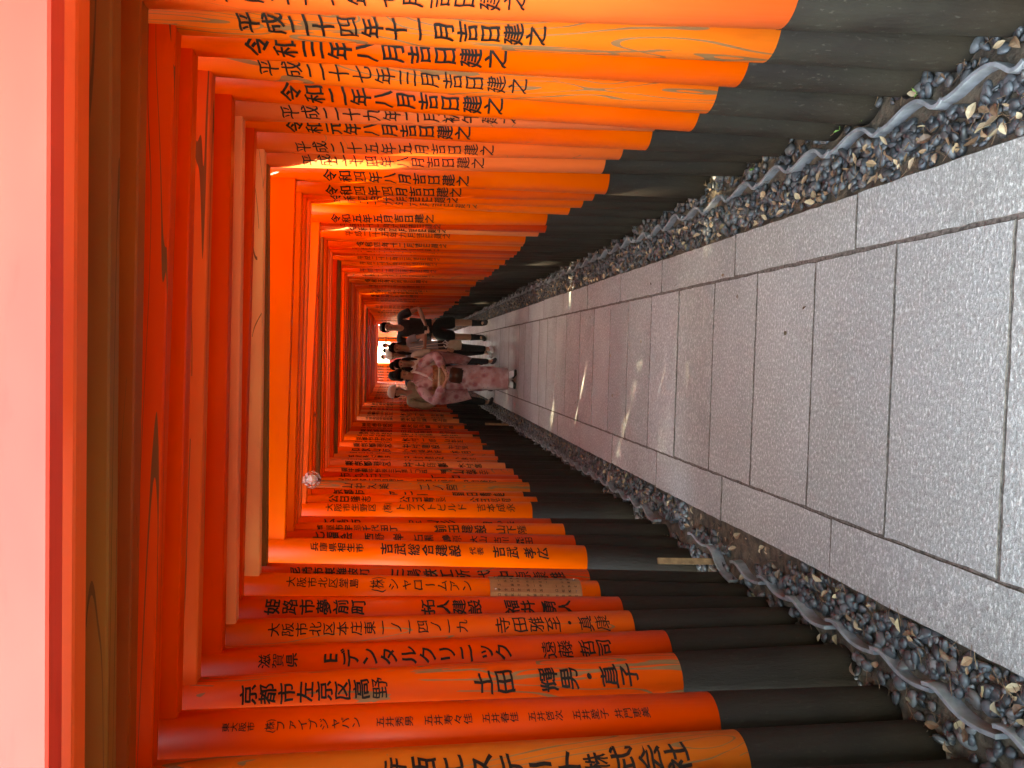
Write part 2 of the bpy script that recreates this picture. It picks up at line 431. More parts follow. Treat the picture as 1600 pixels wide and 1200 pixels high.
    tag(e, 'grey wavy roof tiles on edge below the posts inscribed with %s' % ('dates' if side > 0 else 'names'), 'edging', 'wavy tile edgings beside the path')
    if side > 0: prof = [(0, .0), (.03, .0), (.07, .014), (.11, .030), (.15, .040), (.19, .040), (.22, .026), (.245, .004), (.265, -.006), (.285, -.002), (.30, .010)]
    else: prof = [(0, -.008), (.02, -.015), (.045, -.016), (.075, -.008), (.105, .006), (.135, .015), (.17, .021), (.205, .021), (.24, .016), (.28, .008)]
    tiles = []
    for kx in range(3):
        # smooth the plan curve by sampling, prof y runs from the far end to the near end
        pts = []
        for i in range(len(prof)-1):
            for t in (0, .5): pts.append((prof[i][0]*(1-t)+prof[i+1][0]*t, prof[i][1]*(1-t)+prof[i+1][1]*t))
        pts.append(prof[-1]); vs, fs = [], []; n = len(pts)
        # moving average for roundness
        sm = [pts[0]]+[((pts[i-1][0]+pts[i][0]+pts[i+1][0])/3, (pts[i-1][1]+pts[i][1]+pts[i+1][1])/3) for i in range(1, n-1)]+[pts[-1]]
        th = .0068
        for i, (yy, xx) in enumerate(sm):
            a = sm[max(i-1, 0)]; b = sm[min(i+1, n-1)]; dx, dy = b[1]-a[1], b[0]-a[0]; L = math.hypot(dx, dy); nx, ny = dy/L, -dx/L
            for q, hz in ((1, -.06), (1, .072), (.8, .0745), (-.8, .0745), (-1, .072), (-1, -.06)):
                vs.append((side*(xx+nx*th*q), -(yy+ny*th*q), hz))
        for i in range(n-1):
            for q in range(6):
                q2 = (q+1) % 6; f = (i*6+q, i*6+q2, (i+1)*6+q2, (i+1)*6+q); fs.append(f if side < 0 else f[::-1])
        cap0, cap1 = tuple(range(6)), tuple((n-1)*6+q for q in range(6))
        fs += [cap0, cap1]
        mm = mesh('edging_tile', vs, fs); bm = bmesh.new(); bm.from_mesh(mm); bmesh.ops.recalc_face_normals(bm, faces=bm.faces[:]); bm.to_mesh(mm); bm.free()
        mm.materials.append(M['kawara']); tiles.append(mm)
    y = 2.373+.003 if side > 0 else 2.298
    pitch = .296 if side > 0 else .267
    y -= 4*pitch; y0 = y; i = 0
    while y < TUN_END+.5:
        # around the little posts on the left the row is broken and disturbed
        dis = (side < 0 and 3.4 < y < 4.9); hid = dis and rnd.random() < .25
        if not hid:
            o = bpy.data.objects.new('edging_tile', tiles[0]); C.objects.link(o); o.parent = e
            jit = .004 if not dis else .014
            o.location = (rnd.uniform(-jit, jit), y-1.2, rnd.uniform(-.012, .002)); o.rotation_euler = (rnd.gauss(0, .015), rnd.gauss(0, .02), rnd.gauss(0, .02 if not dis else .1))
        y += pitch; i += 1
strip(1); strip(-1)

# ------------------------------------------------------------------ lettering
DATES = {}
def cjk(chars, bold=.024):
    """glyph outlines of every needed sign, sliced so they can be wrapped round a post"""
    obs = {}; OFF = (0, .006, .012, .018, .024)
    for c in chars:
        obs[c] = []
        for of in OFF:
            cu = bpy.data.curves.new('glyph', 'FONT'); cu.body = c; cu.resolution_u = 2; cu.offset = of; cu.align_x = 'CENTER'
            o = bpy.data.objects.new('glyph', cu); C.objects.link(o); obs[c].append(o)
    bpy.context.view_layer.update(); dg = bpy.context.evaluated_depsgraph_get(); out = {}
    for c, ol in obs.items():
        best, area, inc = None, 0, None                      # boldest outline whose fill is still whole
        for o in ol:
            m = bpy.data.meshes.new_from_object(o.evaluated_get(dg)); a_ = sum(p.area for p in m.polygons)
            if best is None:
                best = m; area = a_; cnt = {}
                for p in m.polygons:
                    for ek in p.edge_keys: cnt[ek] = cnt.get(ek, 0)+1
                inc = .006*sum((m.vertices[a].co-m.vertices[b].co).length for (a, b), q in cnt.items() if q == 1); continue
            if o.data.offset > bold or not .6*inc < a_-area < 1.3*inc: break
            best = m; area = a_
        bm = bmesh.new(); bm.from_mesh(best)
        bmesh.ops.remove_doubles(bm, verts=bm.verts[:], dist=.0005)
        if c == 'ー': bmesh.ops.rotate(bm, verts=bm.verts[:], cent=(0, .38, 0), matrix=Matrix.Rotation(-math.pi/2, 3, 'Z'))
        w = max(v.co.x for v in bm.verts)-min(v.co.x for v in bm.verts)
        res = []
        for cuts in (7, 1):
            if cuts == 7 or True:
                b2 = bm.copy()
                for i in range(1, cuts+1):
                    xx = -.55+1.1*i/(cuts+1)
                    bmesh.ops.bisect_plane(b2, geom=b2.verts[:]+b2.edges[:]+b2.faces[:], plane_co=(xx, 0, 0), plane_no=(1, 0, 0))
                if cuts == 7:
                    for i in range(1, 7):
                        bmesh.ops.bisect_plane(b2, geom=b2.verts[:]+b2.edges[:]+b2.faces[:], plane_co=(0, -.1+.16*i, 0), plane_no=(0, 1, 0))
                vs = []
                ph = (ord(c[0]) % 17)*.7
                for v in b2.verts:
                    x, y = v.co.x, v.co.y-.38
                    if c in '(株)' or len(c) > 1: x *= .55
                    # brush-hand slant: strokes rise to the right, verticals thicken at the foot
                    vs.append((x*(1+.07*math.sin(y*5+ph))+.018*math.sin(9*y+ph*2), y+.12*x-.025*math.sin(x*6+ph*.2)+.014*math.sin(11*x+ph)))
                res.append((np.array(vs), [[q.index for q in f.verts] for f in b2.faces])); b2.free()
        out[c] = res; bm.free()
        for o in ol: bpy.data.objects.remove(o)
    return out

# (text, z top, z bottom) runs of the posts one can read; names stand on the left, dates on the right
RIGHT = [
 ('平成二十六年七月吉日建之', 2.02, 1.20), ('平成二十三年五月吉日建之', 2.02, 1.20), ('令和元年十月吉日建之', 2.0, 1.25),
 ('平成二十七年七月吉日建之', 2.01, 1.30), ('平成二十四年十一月吉日建之', 1.99, 1.208), ('令和三年八月吉日建之', 2.006, 1.28), ('平成二十七年三月吉日建之', 2.012, 1.179),
 ('令和二年八月吉日建之', 1.975, 1.227), ('平成二十九年二月初午建之', 2.006, 1.155), ('令和元年八月吉日建之', 2.01, 1.304), ('平成二十五年五月吉日建之', 2.006, 1.188),
 ('平成二十四年八月吉日建之', 2.0, 1.208), ('令和四年八月吉日建之', 1.951, 1.229), ('令和四年四月吉日建之', 1.96, 1.251), ('令和四年九月吉日建之', 1.953, 1.253),
 ('平成二十九年六月吉日建之', 1.954, 1.121), ('令和五年五月吉日建之', 2.0, 1.358), ('平成三十一年六月吉日建之', 1.96, 1.3), ('令和二年四月吉日建之', 1.92, 1.25),
 ('平成二十五年九月吉日建之', 1.96, 1.2), ('平成二十四年三月吉日建之', 1.93, 1.2), ('令和四年十二月吉日建之', 1.9, 1.2), ('平成二十年六月吉日建之', 1.95, 1.24), ('平成三十年二月吉日建之', 1.92, 1.2),
 ('平成二十一年十月吉日建之', 1.96, 1.2), ('平成二十二年三月吉日建之', 1.94, 1.2), ('平成二十六年二月初午建之', 1.94, 1.2), ('平成二十六年三月吉日建之', 1.94, 1.2), ('平成二十五年二月初午建之', 1.94, 1.2)]
LEFT = [
 [('京都市伏見区', 2.0, 1.6), ('稲荷講', 1.4, 1.0)], [('大阪市中央区', 2.0, 1.6), ('山本', 1.3, 1.1)], [('神戸市灘区', 2.0, 1.6), ('田中', 1.3, 1.1)], [('奈良市', 2.0, 1.7), ('中村', 1.3, 1.1)],
 [('大津市', 2.04, 1.90), ('寺西エステート株式会社', 1.60, .746)],
 [('東大阪市', 2.04, 1.95), ('㈱ファイブジャパン', 1.925, 1.657), ('五井秀男', 1.617, 1.508), ('五井寿々佳', 1.48, 1.336), ('五井春佳', 1.311, 1.2), ('五井啓次', 1.174, 1.065), ('五井愛子', 1.039, .925), ('井門恵美', .909, .796)],
 [('京都市左京区高野', 2.037, 1.58), ('土田', 1.313, 1.173), ('輝男・直子', 1.097, .756)],
 [('滋賀県', 2.018, 1.885), ('Eデンタルクリニック', 1.813, 1.149), ('遠藤', 1.048, .93), ('哲司', .91, .784)],
 [('大阪市北区本庄東一ノ一四ノ一九', 2.019, 1.29), ('寺田雅至・真康', 1.192, .742)],
 [('姫路市夢前町', 2.063, 1.676), ('拓人建設', 1.466, 1.219), ('福井', 1.132, 1.0), ('勇人', .98, .845)],
 [('大阪市北区堂島', 2.014, 1.716), ('㈱', 1.676, 1.609), ('シャロームアン', 1.601, 1.239)],
 [('尼崎市東難波町', 2.022, 1.677), ('三島鉄工所', 1.592, 1.227), ('代', 1.2, 1.13), ('中原康雄', 1.11, .787)],
 [('兵庫県相生市', 1.985, 1.721), ('吉武総合建設', 1.644, 1.231), ('代表', 1.191, 1.114), ('吉武', 1.074, .93), ('孝広', .91, .774)],
 [('七福会', 1.997, 1.784), ('西野', 1.73, 1.62), ('岸', 1.58, 1.52), ('石黒', 1.47, 1.36), ('嶋原', 1.32, 1.21), ('大山', 1.17, 1.07), ('古川', 1.04, .95), ('飛田', .92, .819)],
 [('芦屋市宇部千代田丁', 1.99, 1.55), ('前田建設', 1.35, 1.05), ('山下隆', 1.0, .82)],
 [('広島市', 1.98, 1.75), ('宝山彩', 1.5, 1.2), ('月心会', 1.05, .85)],
 [('大阪市生野区', 2.0, 1.682), ('㈱', 1.646, 1.585), ('トラストビルド', 1.564, 1.105), ('吉本成永', 1.046, .788)],
 [('公日隆志', 2.0, 1.72), ('公日青長', 1.54, 1.22), ('公日晃司', 1.07, .78)],
 [('京都市', 1.989, 1.772), ('アニー', 1.619, 1.33), ('福田晴美', 1.173, .784)],
 [('山中久美', 1.95, 1.6), ('二ノ宮', 1.4, 1.1)],
 [('山梨県富士河口湖町', 2.0, 1.5), ('河口大黒屋', 1.4, 1.1), ('中村裕司', 1.05, .78)],
 [('市丸石町', 2.0, 1.6), ('丁中', 1.3, 1.0)],
 [('福井県福井市湊三丁目一〇五', 2.0, 1.3), ('門山泰幸', 1.2, .78)]]
POOL_CITY = ['大阪市西区南堀江', '京都市中京区', '神戸市中央区', '東京都港区', '名古屋市中区', '堺市北区中百舌鳥', '滋賀県大津市', '和歌山市']
POOL_NAME = ['㈱山本商店', '田中工務店', '中村建設', '松本電気', '㈱大和興業', '小林製作所', '井上商事', '木村一郎']
POOL_TAIL = ['山本正', '田中清', '中村茂', '松本隆', '小林実', '井上勝', '木村進', '林明']
KANJI_N = ['', '一', '二', '三', '四', '五', '六', '七', '八', '九', '十', '十一', '十二']
chars = set(''.join(t for t, *_ in RIGHT)+''.join(t for L in LEFT for t, *_ in L)+''.join(POOL_CITY+POOL_NAME+POOL_TAIL)+'令和平成元年月吉日建之初午'+''.join(KANJI_N))
GLB = cjk(sorted(chars)+['(株)']); GLT = cjk(sorted(chars)+['(株)'], .007)
PLAQ = '五井松本中小工業会公益夕霧子山口日本電気商社一宮橘富士見真'
def letters(runs, radius, az, side, far, wmax=.074, wk=1.25, GL=None):
    """run of signs wrapped round the post; az = bearing of the face from -Y towards the path"""
    GL = GL or GLB
    nx, ny = (-side)*math.sin(az), -math.cos(az)
    n = np.array([nx, ny, 0]); t = np.array([-ny, nx, 0])
    V, Fc, o = [], [], 0
    for text, z1, z0 in runs:
        p = (z1-z0)/len(text); h = p*.95; w = min(wmax, h*wk)
        if far: h *= .95
        for i, c in enumerate(text):
            key = '(株)' if c == '㈱' else c
            vs, fs = GL[key][1 if far else 0]
            zc = z1-p*(i+.5)
            x = vs[:, 0]*w*(1.25 if key == '(株)' else 1); z = vs[:, 1]*h+zc
            a = x/radius
            co = radius*1.0*(np.outer(np.cos(a), n)+np.outer(np.sin(a), t)); co[:, 2] = z
            V.append(co); Fc += [tuple(q+o for q in f) for f in fs]; o += len(vs)
    return mesh('inscription', np.concatenate(V).tolist(), Fc)

# ------------------------------------------------------------------ torii gates
# y, tie-beam underside right/left, inner face of right post at tie beam / paint line, paint line height, same for the left post
G = [
 (1.28, 2.097, 2.097, .80, .86, .60, -1.06, -1.08, .60), (1.46, 2.128, 2.128, .79, .86, .60, -1.06, -1.08, .60), (1.65, 2.137, 2.14, .78, .86, .60, -1.06, -1.07, .60),
 (1.85, 2.145, 2.165, .745, .835, .635, -1.06, -1.07, .60),
 (2.06, 2.128, 2.177, .772, .833, .572, -1.066, -1.066, .575), (2.26, 2.138, 2.167, .794, .833, .564, -1.029, -1.044, .578), (2.5, 2.146, 2.171, .821, .826, .556, -1.034, -1.012, .605),
 (2.71, 2.128, 2.142, .817, .827, .531, -1.024, -1.011, .564), (2.89, 2.129, 2.132, .803, .873, .615, -.988, -.996, .647), (3.08, 2.122, 2.15, .819, .851, .58, -.963, -1.002, .635),
 (3.29, 2.12, 2.118, .792, .86, .635, -.931, -.996, .676), (3.475, 2.133, 2.118, .777, .841, .663, -.94, -.998, .674), (3.95, 2.08, 2.107, .823, .849, .513, -.941, -1.005, .57),
 (4.15, 2.072, 2.089, .794, .853, .533, -.945, -.997, .583), (4.35, 2.072, 2.097, .81, .85, .546, -.955, -.977, .598), (4.58, 2.073, 2.107, .832, .849, .569, -.968, -.996, .627),
 (4.98, 2.06, 2.12, .782, .849, .633, -.963, -.972, .677), (5.2, 2.10, 2.11, .80, .835, .59, -.95, -.98, .60), (5.42, 2.10, 2.11, .81, .84, .60, -.95, -.985, .66),
 (5.74, 2.11, 2.11, .80, .83, .643, -.95, -.97, .56), (5.95, 2.10, 2.11, .81, .84, .62, -.96, -.98, .58), (6.15, 2.11, 2.11, .79, .83, .612, -.95, -.98, .58), (6.40, 2.12, 2.11, .80, .83, .60, -.95, -.97, .58)]
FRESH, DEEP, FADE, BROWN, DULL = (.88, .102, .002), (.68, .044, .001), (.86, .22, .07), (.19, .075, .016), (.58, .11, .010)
# colour + wear of beam, right post, left post
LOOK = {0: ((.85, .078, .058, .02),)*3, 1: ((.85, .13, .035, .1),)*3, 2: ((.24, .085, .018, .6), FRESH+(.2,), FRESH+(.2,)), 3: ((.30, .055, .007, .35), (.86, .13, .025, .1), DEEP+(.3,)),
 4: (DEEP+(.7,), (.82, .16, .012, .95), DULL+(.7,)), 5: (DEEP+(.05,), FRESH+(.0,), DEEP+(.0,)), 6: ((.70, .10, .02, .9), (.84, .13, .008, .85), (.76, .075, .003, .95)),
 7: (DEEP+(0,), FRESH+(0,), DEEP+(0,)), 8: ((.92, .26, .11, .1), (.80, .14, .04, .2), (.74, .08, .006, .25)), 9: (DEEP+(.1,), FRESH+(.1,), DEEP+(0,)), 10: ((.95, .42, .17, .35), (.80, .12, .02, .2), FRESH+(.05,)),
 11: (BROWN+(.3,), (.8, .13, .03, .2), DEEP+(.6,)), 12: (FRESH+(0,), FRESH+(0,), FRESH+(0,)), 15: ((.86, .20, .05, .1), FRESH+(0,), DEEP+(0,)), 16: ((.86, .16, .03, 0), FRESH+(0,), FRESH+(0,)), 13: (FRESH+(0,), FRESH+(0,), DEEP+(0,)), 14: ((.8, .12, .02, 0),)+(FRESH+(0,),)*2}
y = 6.40
r2 = random.Random(11)
while y < TUN_END-.2:
    y += .205+abs(r2.gauss(0, .02))+(r2.uniform(.1, .22) if r2.random() < .13 else 0)
    a, b = r2.gauss(0, .013), r2.gauss(0, .013)
    zb = 2.115+r2.gauss(0, .012)
    G.append((y, zb, zb+r2.gauss(0, .004), .80+a, .832+a, .6+r2.gauss(0, .03), -.955+b, -.985+b, .6+r2.gauss(0, .04)))
PALS = [FRESH+(0,), FRESH+(.1,), DEEP+(0,), DEEP+(.1,), (.8, .12, .02, .1), FADE+(.2,), DULL+(.5,), BROWN+(.5,), FRESH+(.0,), (.75, .11, .02, .7)]
N_SEG = 40
def cyl(r_bot, r_top, z0, z1, n=N_SEG, cap=True, bev=0):
    rs = [(0, 0, z0, r_bot, r_bot)]
    if bev: rs.append((0, 0, z1-bev, r_top, r_top)); rs.append((0, 0, z1, r_top-bev, r_top-bev))
    else: rs.append((0, 0, z1, r_top, r_top))
    return rings(rs, n, cap)
TIE = box_bm(2.5, .055, .155, .004); TIE = bm_mesh(TIE, 'tie_beam')
TIE2 = bm_mesh(box_bm(2.5, .055, .155, .004), 'tie_beam')
def lintel_mesh(w, d, h, up_, name):
    bm = bmesh.new(); n = 12; vs = []
    for i in range(n+1):
        t = -1+2*i/n; x = t*w/2; z = up_*abs(t)**3
        sl = .02*t
        vs.append([bm.verts.new((x+s2*sl, yy, z+zz)) for (yy, zz, s2) in ((-d/2, 0, 0), (d/2, 0, 0), (d/2, h, 1), (0, h+.025, 1), (-d/2, h, 1))])
    for i in range(n):
        for q in range(5): bm.faces.new((vs[i][q], vs[i][(q+1) % 5], vs[i+1][(q+1) % 5], vs[i+1][q]))
    bm.faces.new(vs[0][::-1]); bm.faces.new(vs[-1]); bmesh.ops.recalc_face_normals(bm, faces=bm.faces[:])
    return bm_mesh(bm, name)
LINTEL = lintel_mesh(2.9, .15, .07, .07, 'top_lintel'); UNDER = bm_mesh(box_bm(2.6, .10, .08, .004), 'under_lintel')
STRUT = bm_mesh(box_bm(.10, .05, .20, .003), 'strut'); WEDGE = bm_mesh(box_bm(.10, .03, .035, .003), 'wedge')
for m in (TIE, LINTEL, UNDER, STRUT, WEDGE): m.materials.append(M['paint_x'])
def shade(o, c): o.color = c; return o
def kn(t):
    a = dict(zip('一二三四五六七八九', range(1, 10)))
    if '元' in t: return 1
    if '十' not in t: return a[t]
    p, q = t.split('十'); return (a[p] if p else 1)*10+(a[q] if q else 0)
def date_en(t):
    era = 'Heisei' if t[0] == '平' else 'Reiwa'; yy, rest = t[2:].split('年'); mo = kn(rest.split('月')[0])
    return '%s year %s, %s' % (era, 'zero one two three four five six seven eight nine ten eleven twelve thirteen fourteen fifteen sixteen seventeen eighteen nineteen twenty twentyone twentytwo twentythree twentyfour twentyfive twentysix twentyseven twentyeight twentynine thirty thirtyone'.split()[kn(yy)], ['', 'January', 'February', 'March', 'April', 'May', 'June', 'July', 'August', 'September', 'October', 'November', 'December'][mo])
seen_lab = {}
ORD = ['first', 'second', 'third', 'fourth', 'fifth', 'sixth', 'seventh', 'eighth', 'ninth', 'tenth', 'eleventh', 'twelfth', 'thirteenth', 'fourteenth', 'fifteenth', 'sixteenth']+['farther']*90
gates = []
for i, (gy, zr, zl, xrt, xrb, zpr, xlt, xlb, zpl) in enumerate(G):
    rad = .088 if i not in (8, 9, 10, 11) else .083
    if i > 22: rad = r2.uniform(.088, .099)
    e = empty('torii_gate', (0, gy, 0)); gates.append(e)
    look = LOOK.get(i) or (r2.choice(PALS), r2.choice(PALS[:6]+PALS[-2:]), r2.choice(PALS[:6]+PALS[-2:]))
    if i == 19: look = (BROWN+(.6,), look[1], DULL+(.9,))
    if i < len(RIGHT): rtx = [RIGHT[i]]
    else:
        hz = r2.random() < .7; yr = r2.randint(11, 30) if hz else r2.randint(2, 5)
        yt = ('平成'+('三十' if yr == 30 else ('二十' if yr >= 20 else '十')+KANJI_N[yr % 10])) if hz else '令和'+KANJI_N[yr]
        rtx = [(yt+'年'+KANJI_N[r2.randint(1, 12)]+'月吉日建之', 1.95+r2.gauss(0, .02), 1.2+r2.gauss(0, .04))]
    ltx = LEFT[i] if i < len(LEFT) else [(r2.choice(POOL_CITY), 2.0, 1.6), (r2.choice(POOL_NAME), 1.5, 1.1), (r2.choice(POOL_TAIL), 1.02, .8)]
    tops = []
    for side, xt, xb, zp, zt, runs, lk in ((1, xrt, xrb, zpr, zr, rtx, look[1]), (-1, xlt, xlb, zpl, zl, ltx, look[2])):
        off = rad/math.cos(math.atan2(abs(xt), gy)) if i > 2 else rad*1.1
        ax_t, ax_b = xt+side*off, xb+side*off
        sl = (ax_t-ax_b)/(2.12-zp); sl = max(-.06, min(.06, sl)); x0 = ax_b-sl*zp
        ang = math.atan(sl)
        n = 40 if i < 20 else (28 if i < 40 else 18)
        H = 2.44
        post = obj('post', mesh('post', *rings([(0, 0, zp, rad, rad), (0, 0, H, rad*.95, rad*.95)], n), smooth=True), M['paint_z'], e, (x0, 0, 0), (0, ang, 0))
        post.data.polygons[-1].use_smooth = False; post.data.polygons[-2].use_smooth = False
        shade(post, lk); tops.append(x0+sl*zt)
        pb = obj('post_base', mesh('post_base', *rings([(0, 0, -.15, rad*1.035, rad*1.035), (0, 0, .12, rad*1.02, rad*1.02), (0, 0, zp-.0015, rad*1.012, rad*1.012), (0, 0, zp, rad*.99, rad*.99)], n), smooth=True), M['black'], post)
        pb.data.polygons[-1].use_smooth = False
        mo = (.9 if i < 8 else .45) if side > 0 else (.25 if i < 8 else .08)
        shade(pb, (1, 1, 1, mo*r2.uniform(.7, 1.1)))
        az = R_(50) if side > 0 else R_(47 if i != 6 else 36)
        if i > 18: az = R_(42)
        far = i > 40
        big = .084 if (side < 0 and i in (4, 6)) else .070
        thin = (side > 0 and runs[0][0][0] == '平') or (side < 0 and i in (5, 8, 10, 16, 19, 21))
        if side > 0: big = .062 if thin else .073
        az += r2.gauss(0, .05)
        for rr_ in ([[q] for q in runs] if i < 23 else [runs]): obj('inscription', letters(rr_, rad*.985+.0035 if not far else rad+.004, az, side, far, big, 1.25, GLT if thin and i != 4 else GLB), M['ink'], post)
    xr, xl = tops; ln = xr-xl+.20*2
    ang = math.atan2(zr-zl, xr-xl); cxx, czz = (xr+xl)/2, (zr+zl)/2
    thick = 1 if i > 3 else 1
    tb = obj('tie_beam', TIE, None, e, (cxx, 0, czz+.0775), (0, -ang, r2.gauss(0, .004))); tb.scale = (ln/2.5, thick, 1)
    shade(tb, look[0])
    if gy < 12:
        for s in (-1, 1): shade(obj('wedge', WEDGE, None, e, (cxx+s*((xr-xl)/2-rad-.02) if False else cxx+s*((xr-xl)/2+rad+.035), 0, czz+.175), (0, 0, 0)), look[0])
    lo = r2.gauss(0, .015)
    shade(obj('strut', STRUT, None, e, (cxx, 0, czz+.255), (0, 0, 0)), look[0])
    shade(obj('under_lintel', UNDER, None, e, (cxx, 0, 2.455+.02+lo*.3), (0, 0, 0)), look[2])
    shade(obj('top_lintel', LINTEL, None, e, (cxx, 0, 2.517+.02+lo*.3), (0, 0, 0)), look[2])
    col_word = {FRESH: 'bright vermilion', DEEP: 'deep red', FADE: 'faded pinkish orange', BROWN: 'bare brown', DULL: 'dull orange'}.get(look[0][:3], 'light orange')
    if i < 3: lab = ['pale pink crossbeam nearest overhead, the closest torii gate to the viewer', 'narrow salmon crossbeam of the second torii gate overhead', 'weathered brown wooden crossbeam of the third torii gate overhead'][i]
    elif gy < 9.0: lab = 'torii gate with %s crossbeam, right post dated %s' % (col_word, date_en(rtx[0][0]))
    else: lab = 'slim torii gate with %s crossbeam, %s' % (col_word, 'in the packed stretch before the kimono woman' if gy < 10.2 else 'level with the group of walkers' if gy < 15 else 'behind the walkers by the opening')
    seen_lab[lab] = seen_lab.get(lab, 0)+1
    if gy >= 9.0: lab = lab.replace('slim torii gate with', ORD[seen_lab[lab]-1]+' slim gate with')
    tag(e, lab, 'torii gate', 'vermilion torii gates lined up over the path')

# plaque on the post of the seventh readable gate
def curved_plate(post, rad, az, z0, z1, half, mat, name, par, n=10, lift=.003):
    nx, ny = math.sin(az), -math.cos(az); t = (-ny, nx); vs, fs = [], []
    for rr in (rad+lift, rad+lift+.002):
        for zz in (z0, z1):
            for k_ in range(n+1):
                a = (-half+2*half*k_/n)
                vs.append((rr*(nx*math.cos(a)+t[0]*math.sin(a)), rr*(ny*math.cos(a)+t[1]*math.sin(a)), zz))
    N = n+1
    for k_ in range(n):
        fs += [(k_, k_+1, N+k_+1, N+k_), (2*N+k_, 3*N+k_, 3*N+k_+1, 2*N+k_+1), (k_, 2*N+k_, 2*N+k_+1, k_+1), (N+k_, N+k_+1, 3*N+k_+1, 3*N+k_)]
    fs += [(0, N, 3*N, 2*N), (n, 2*N+n, 3*N+n, N+n)]
    return obj(name, mesh(name, vs, fs, False), mat, par)
ge = gates[10]; pl = [c for c in ge.children if c.name.startswith('post') and c.location.x < 0][0]
plq = empty('name_plaque', (0, 0, 0)); plq.matrix_world = Matrix.Translation(Vector((pl.location.x, ge.location.y, 0))) @ Matrix.Rotation(pl.rotation_euler.y, 4, 'Y')
tag(plq, 'curved copper name plaque screwed to the lower left post of a torii gate', 'plaque')
RP = .083
curved_plate(None, RP, R_(47), .76, 1.163, 1.25, M['copper_plate'], 'plate', plq)
GLP = cjk(sorted(set(PLAQ)))
V, Fc, o = [], [], 0
nx, ny = math.sin(R_(47)), -math.cos(R_(47)); n_, t_ = np.array([nx, ny, 0]), np.array([-ny, nx, 0])
for row in range(12):
    zc = 1.125-.0285*row-(.012 if row > 3 else 0)-(.012 if row > 7 else 0)
    for c_ in range(8):
        if rnd.random() < .08: continue
        vs, fs = GLP[rnd.choice(PLAQ)][1]
        # the plate is read with its lines running across the post
        x = (-.075+.0215*c_)+vs[:, 0]*.013; z = zc+vs[:, 1]*.014
        a = x/RP; co = (RP+.0062)*(np.outer(np.cos(a), n_)+np.outer(np.sin(a), t_)); co[:, 2] = z
        V.append(co); Fc += [tuple(q+o for q in f) for f in fs]; o += len(vs)
obj('plate_text', mesh('plate_text', np.concatenate(V).tolist(), Fc), M['ink'], plq)
for zz in (.785, 1.14):
    for a in (-.9, -.1, .75):
        p = (RP+.006)*(n_*math.cos(a)+t_*math.sin(a)); bm = bmesh.new(); bmesh.ops.create_uvsphere(bm, u_segments=8, v_segments=6, radius=.0035)
        obj('screw', bm_mesh(bm, 'screw', True), M['steel'], plq, (p[0], p[1], zz))

# ------------------------------------------------------------------ lamp in a wire cage under a tie beam
lx, ly, lz = -.818, 4.93, 2.125
lamp = empty('caged_lamp', (lx, ly, lz)); tag(lamp, 'white bulb in a clear wire cage hanging below the crossbeam at left', 'lamp')
obj('lamp_holder', mesh('lamp_holder', *rings([(0, 0, .05, .022, .022), (0, 0, .0, .022, .022), (0, 0, -.006, .020, .020)], 20), smooth=True), M['white_plastic'], lamp)
obj('bulb', mesh('bulb', *rings([(0, 0, -.004, .016, .016), (0, 0, -.018, .020, .020), (0, 0, -.034, .030, .030), (0, 0, -.050, .032, .032), (0, 0, -.062, .026, .026), (0, 0, -.070, .014, .014), (0, 0, -.072, .003, .003)], 20), smooth=True), M['white_plastic'], lamp)
wires = []
for k_ in range(8):
    a = k_*math.pi/4
    wires.append(sweep([(math.cos(a)*r, math.sin(a)*r, z) for r, z in ((.024, .0), (.046, -.018), (.056, -.045), (.040, -.078), (.015, -.095), (.0, -.098))], .0022, 6))
for r, z in ((.046, -.018), (.056, -.045), (.040, -.078)):
    wires.append(sweep([(math.cos(2*math.pi*q/24)*r, math.sin(2*math.pi*q/24)*r, z) for q in range(25)], .002, 6))
obj('wire_cage', mesh('wire_cage', *join(wires), smooth=True), M['steel'], lamp)

# ------------------------------------------------------------------ small wooden stakes
for (x, y, h, w, lab) in ((-1.005, 3.6, .285, .03, 'short brown wooden stake standing in the tile edging at the left posts'), (-.985, 10.6, .33, .03, 'thin pale wooden stake in the gravel far down on the left')):
    bm = box_bm(w, .018, h+.05, .002, (0, 0, (h-.05)/2)); o = obj('wooden_stake', bm_mesh(bm, 'wooden_stake'), M['stake_wood'], None, (x, y, 0), (.03, .02, .4)); tag(o, lab, 'stake', 'wooden stakes by the left posts')

# ------------------------------------------------------------------ people
def skin_mesh(name, vs, es, rs, mat, parent, sub=2, root=0):
    m = bpy.data.meshes.new(name); m.from_pydata([tuple(v) for v in vs], es, []); o = bpy.data.objects.new(name, m); C.objects.link(o)
    md = o.modifiers.new('skin', 'SKIN'); md.use_smooth_shade = True; md.branch_smoothing = .3
    sv_ = m.skin_vertices[0].data
    for i, r in enumerate(rs):
        sv_[i].radius = r if isinstance(r, tuple) else (r, r); sv_[i].use_root = (i == root)
    sb = o.modifiers.new('sub', 'SUBSURF'); sb.levels = sub; sb.render_levels = sub
    bpy.context.view_layer.update()
    ev = bpy.data.meshes.new_from_object(o.evaluated_get(bpy.context.evaluated_depsgraph_get()))
    C.objects.unlink(o); bpy.data.objects.remove(o)
    ev.polygons.foreach_set('use_smooth', [True]*len(ev.polygons)); ev.materials.clear()
    return obj(name, ev, mat, parent)
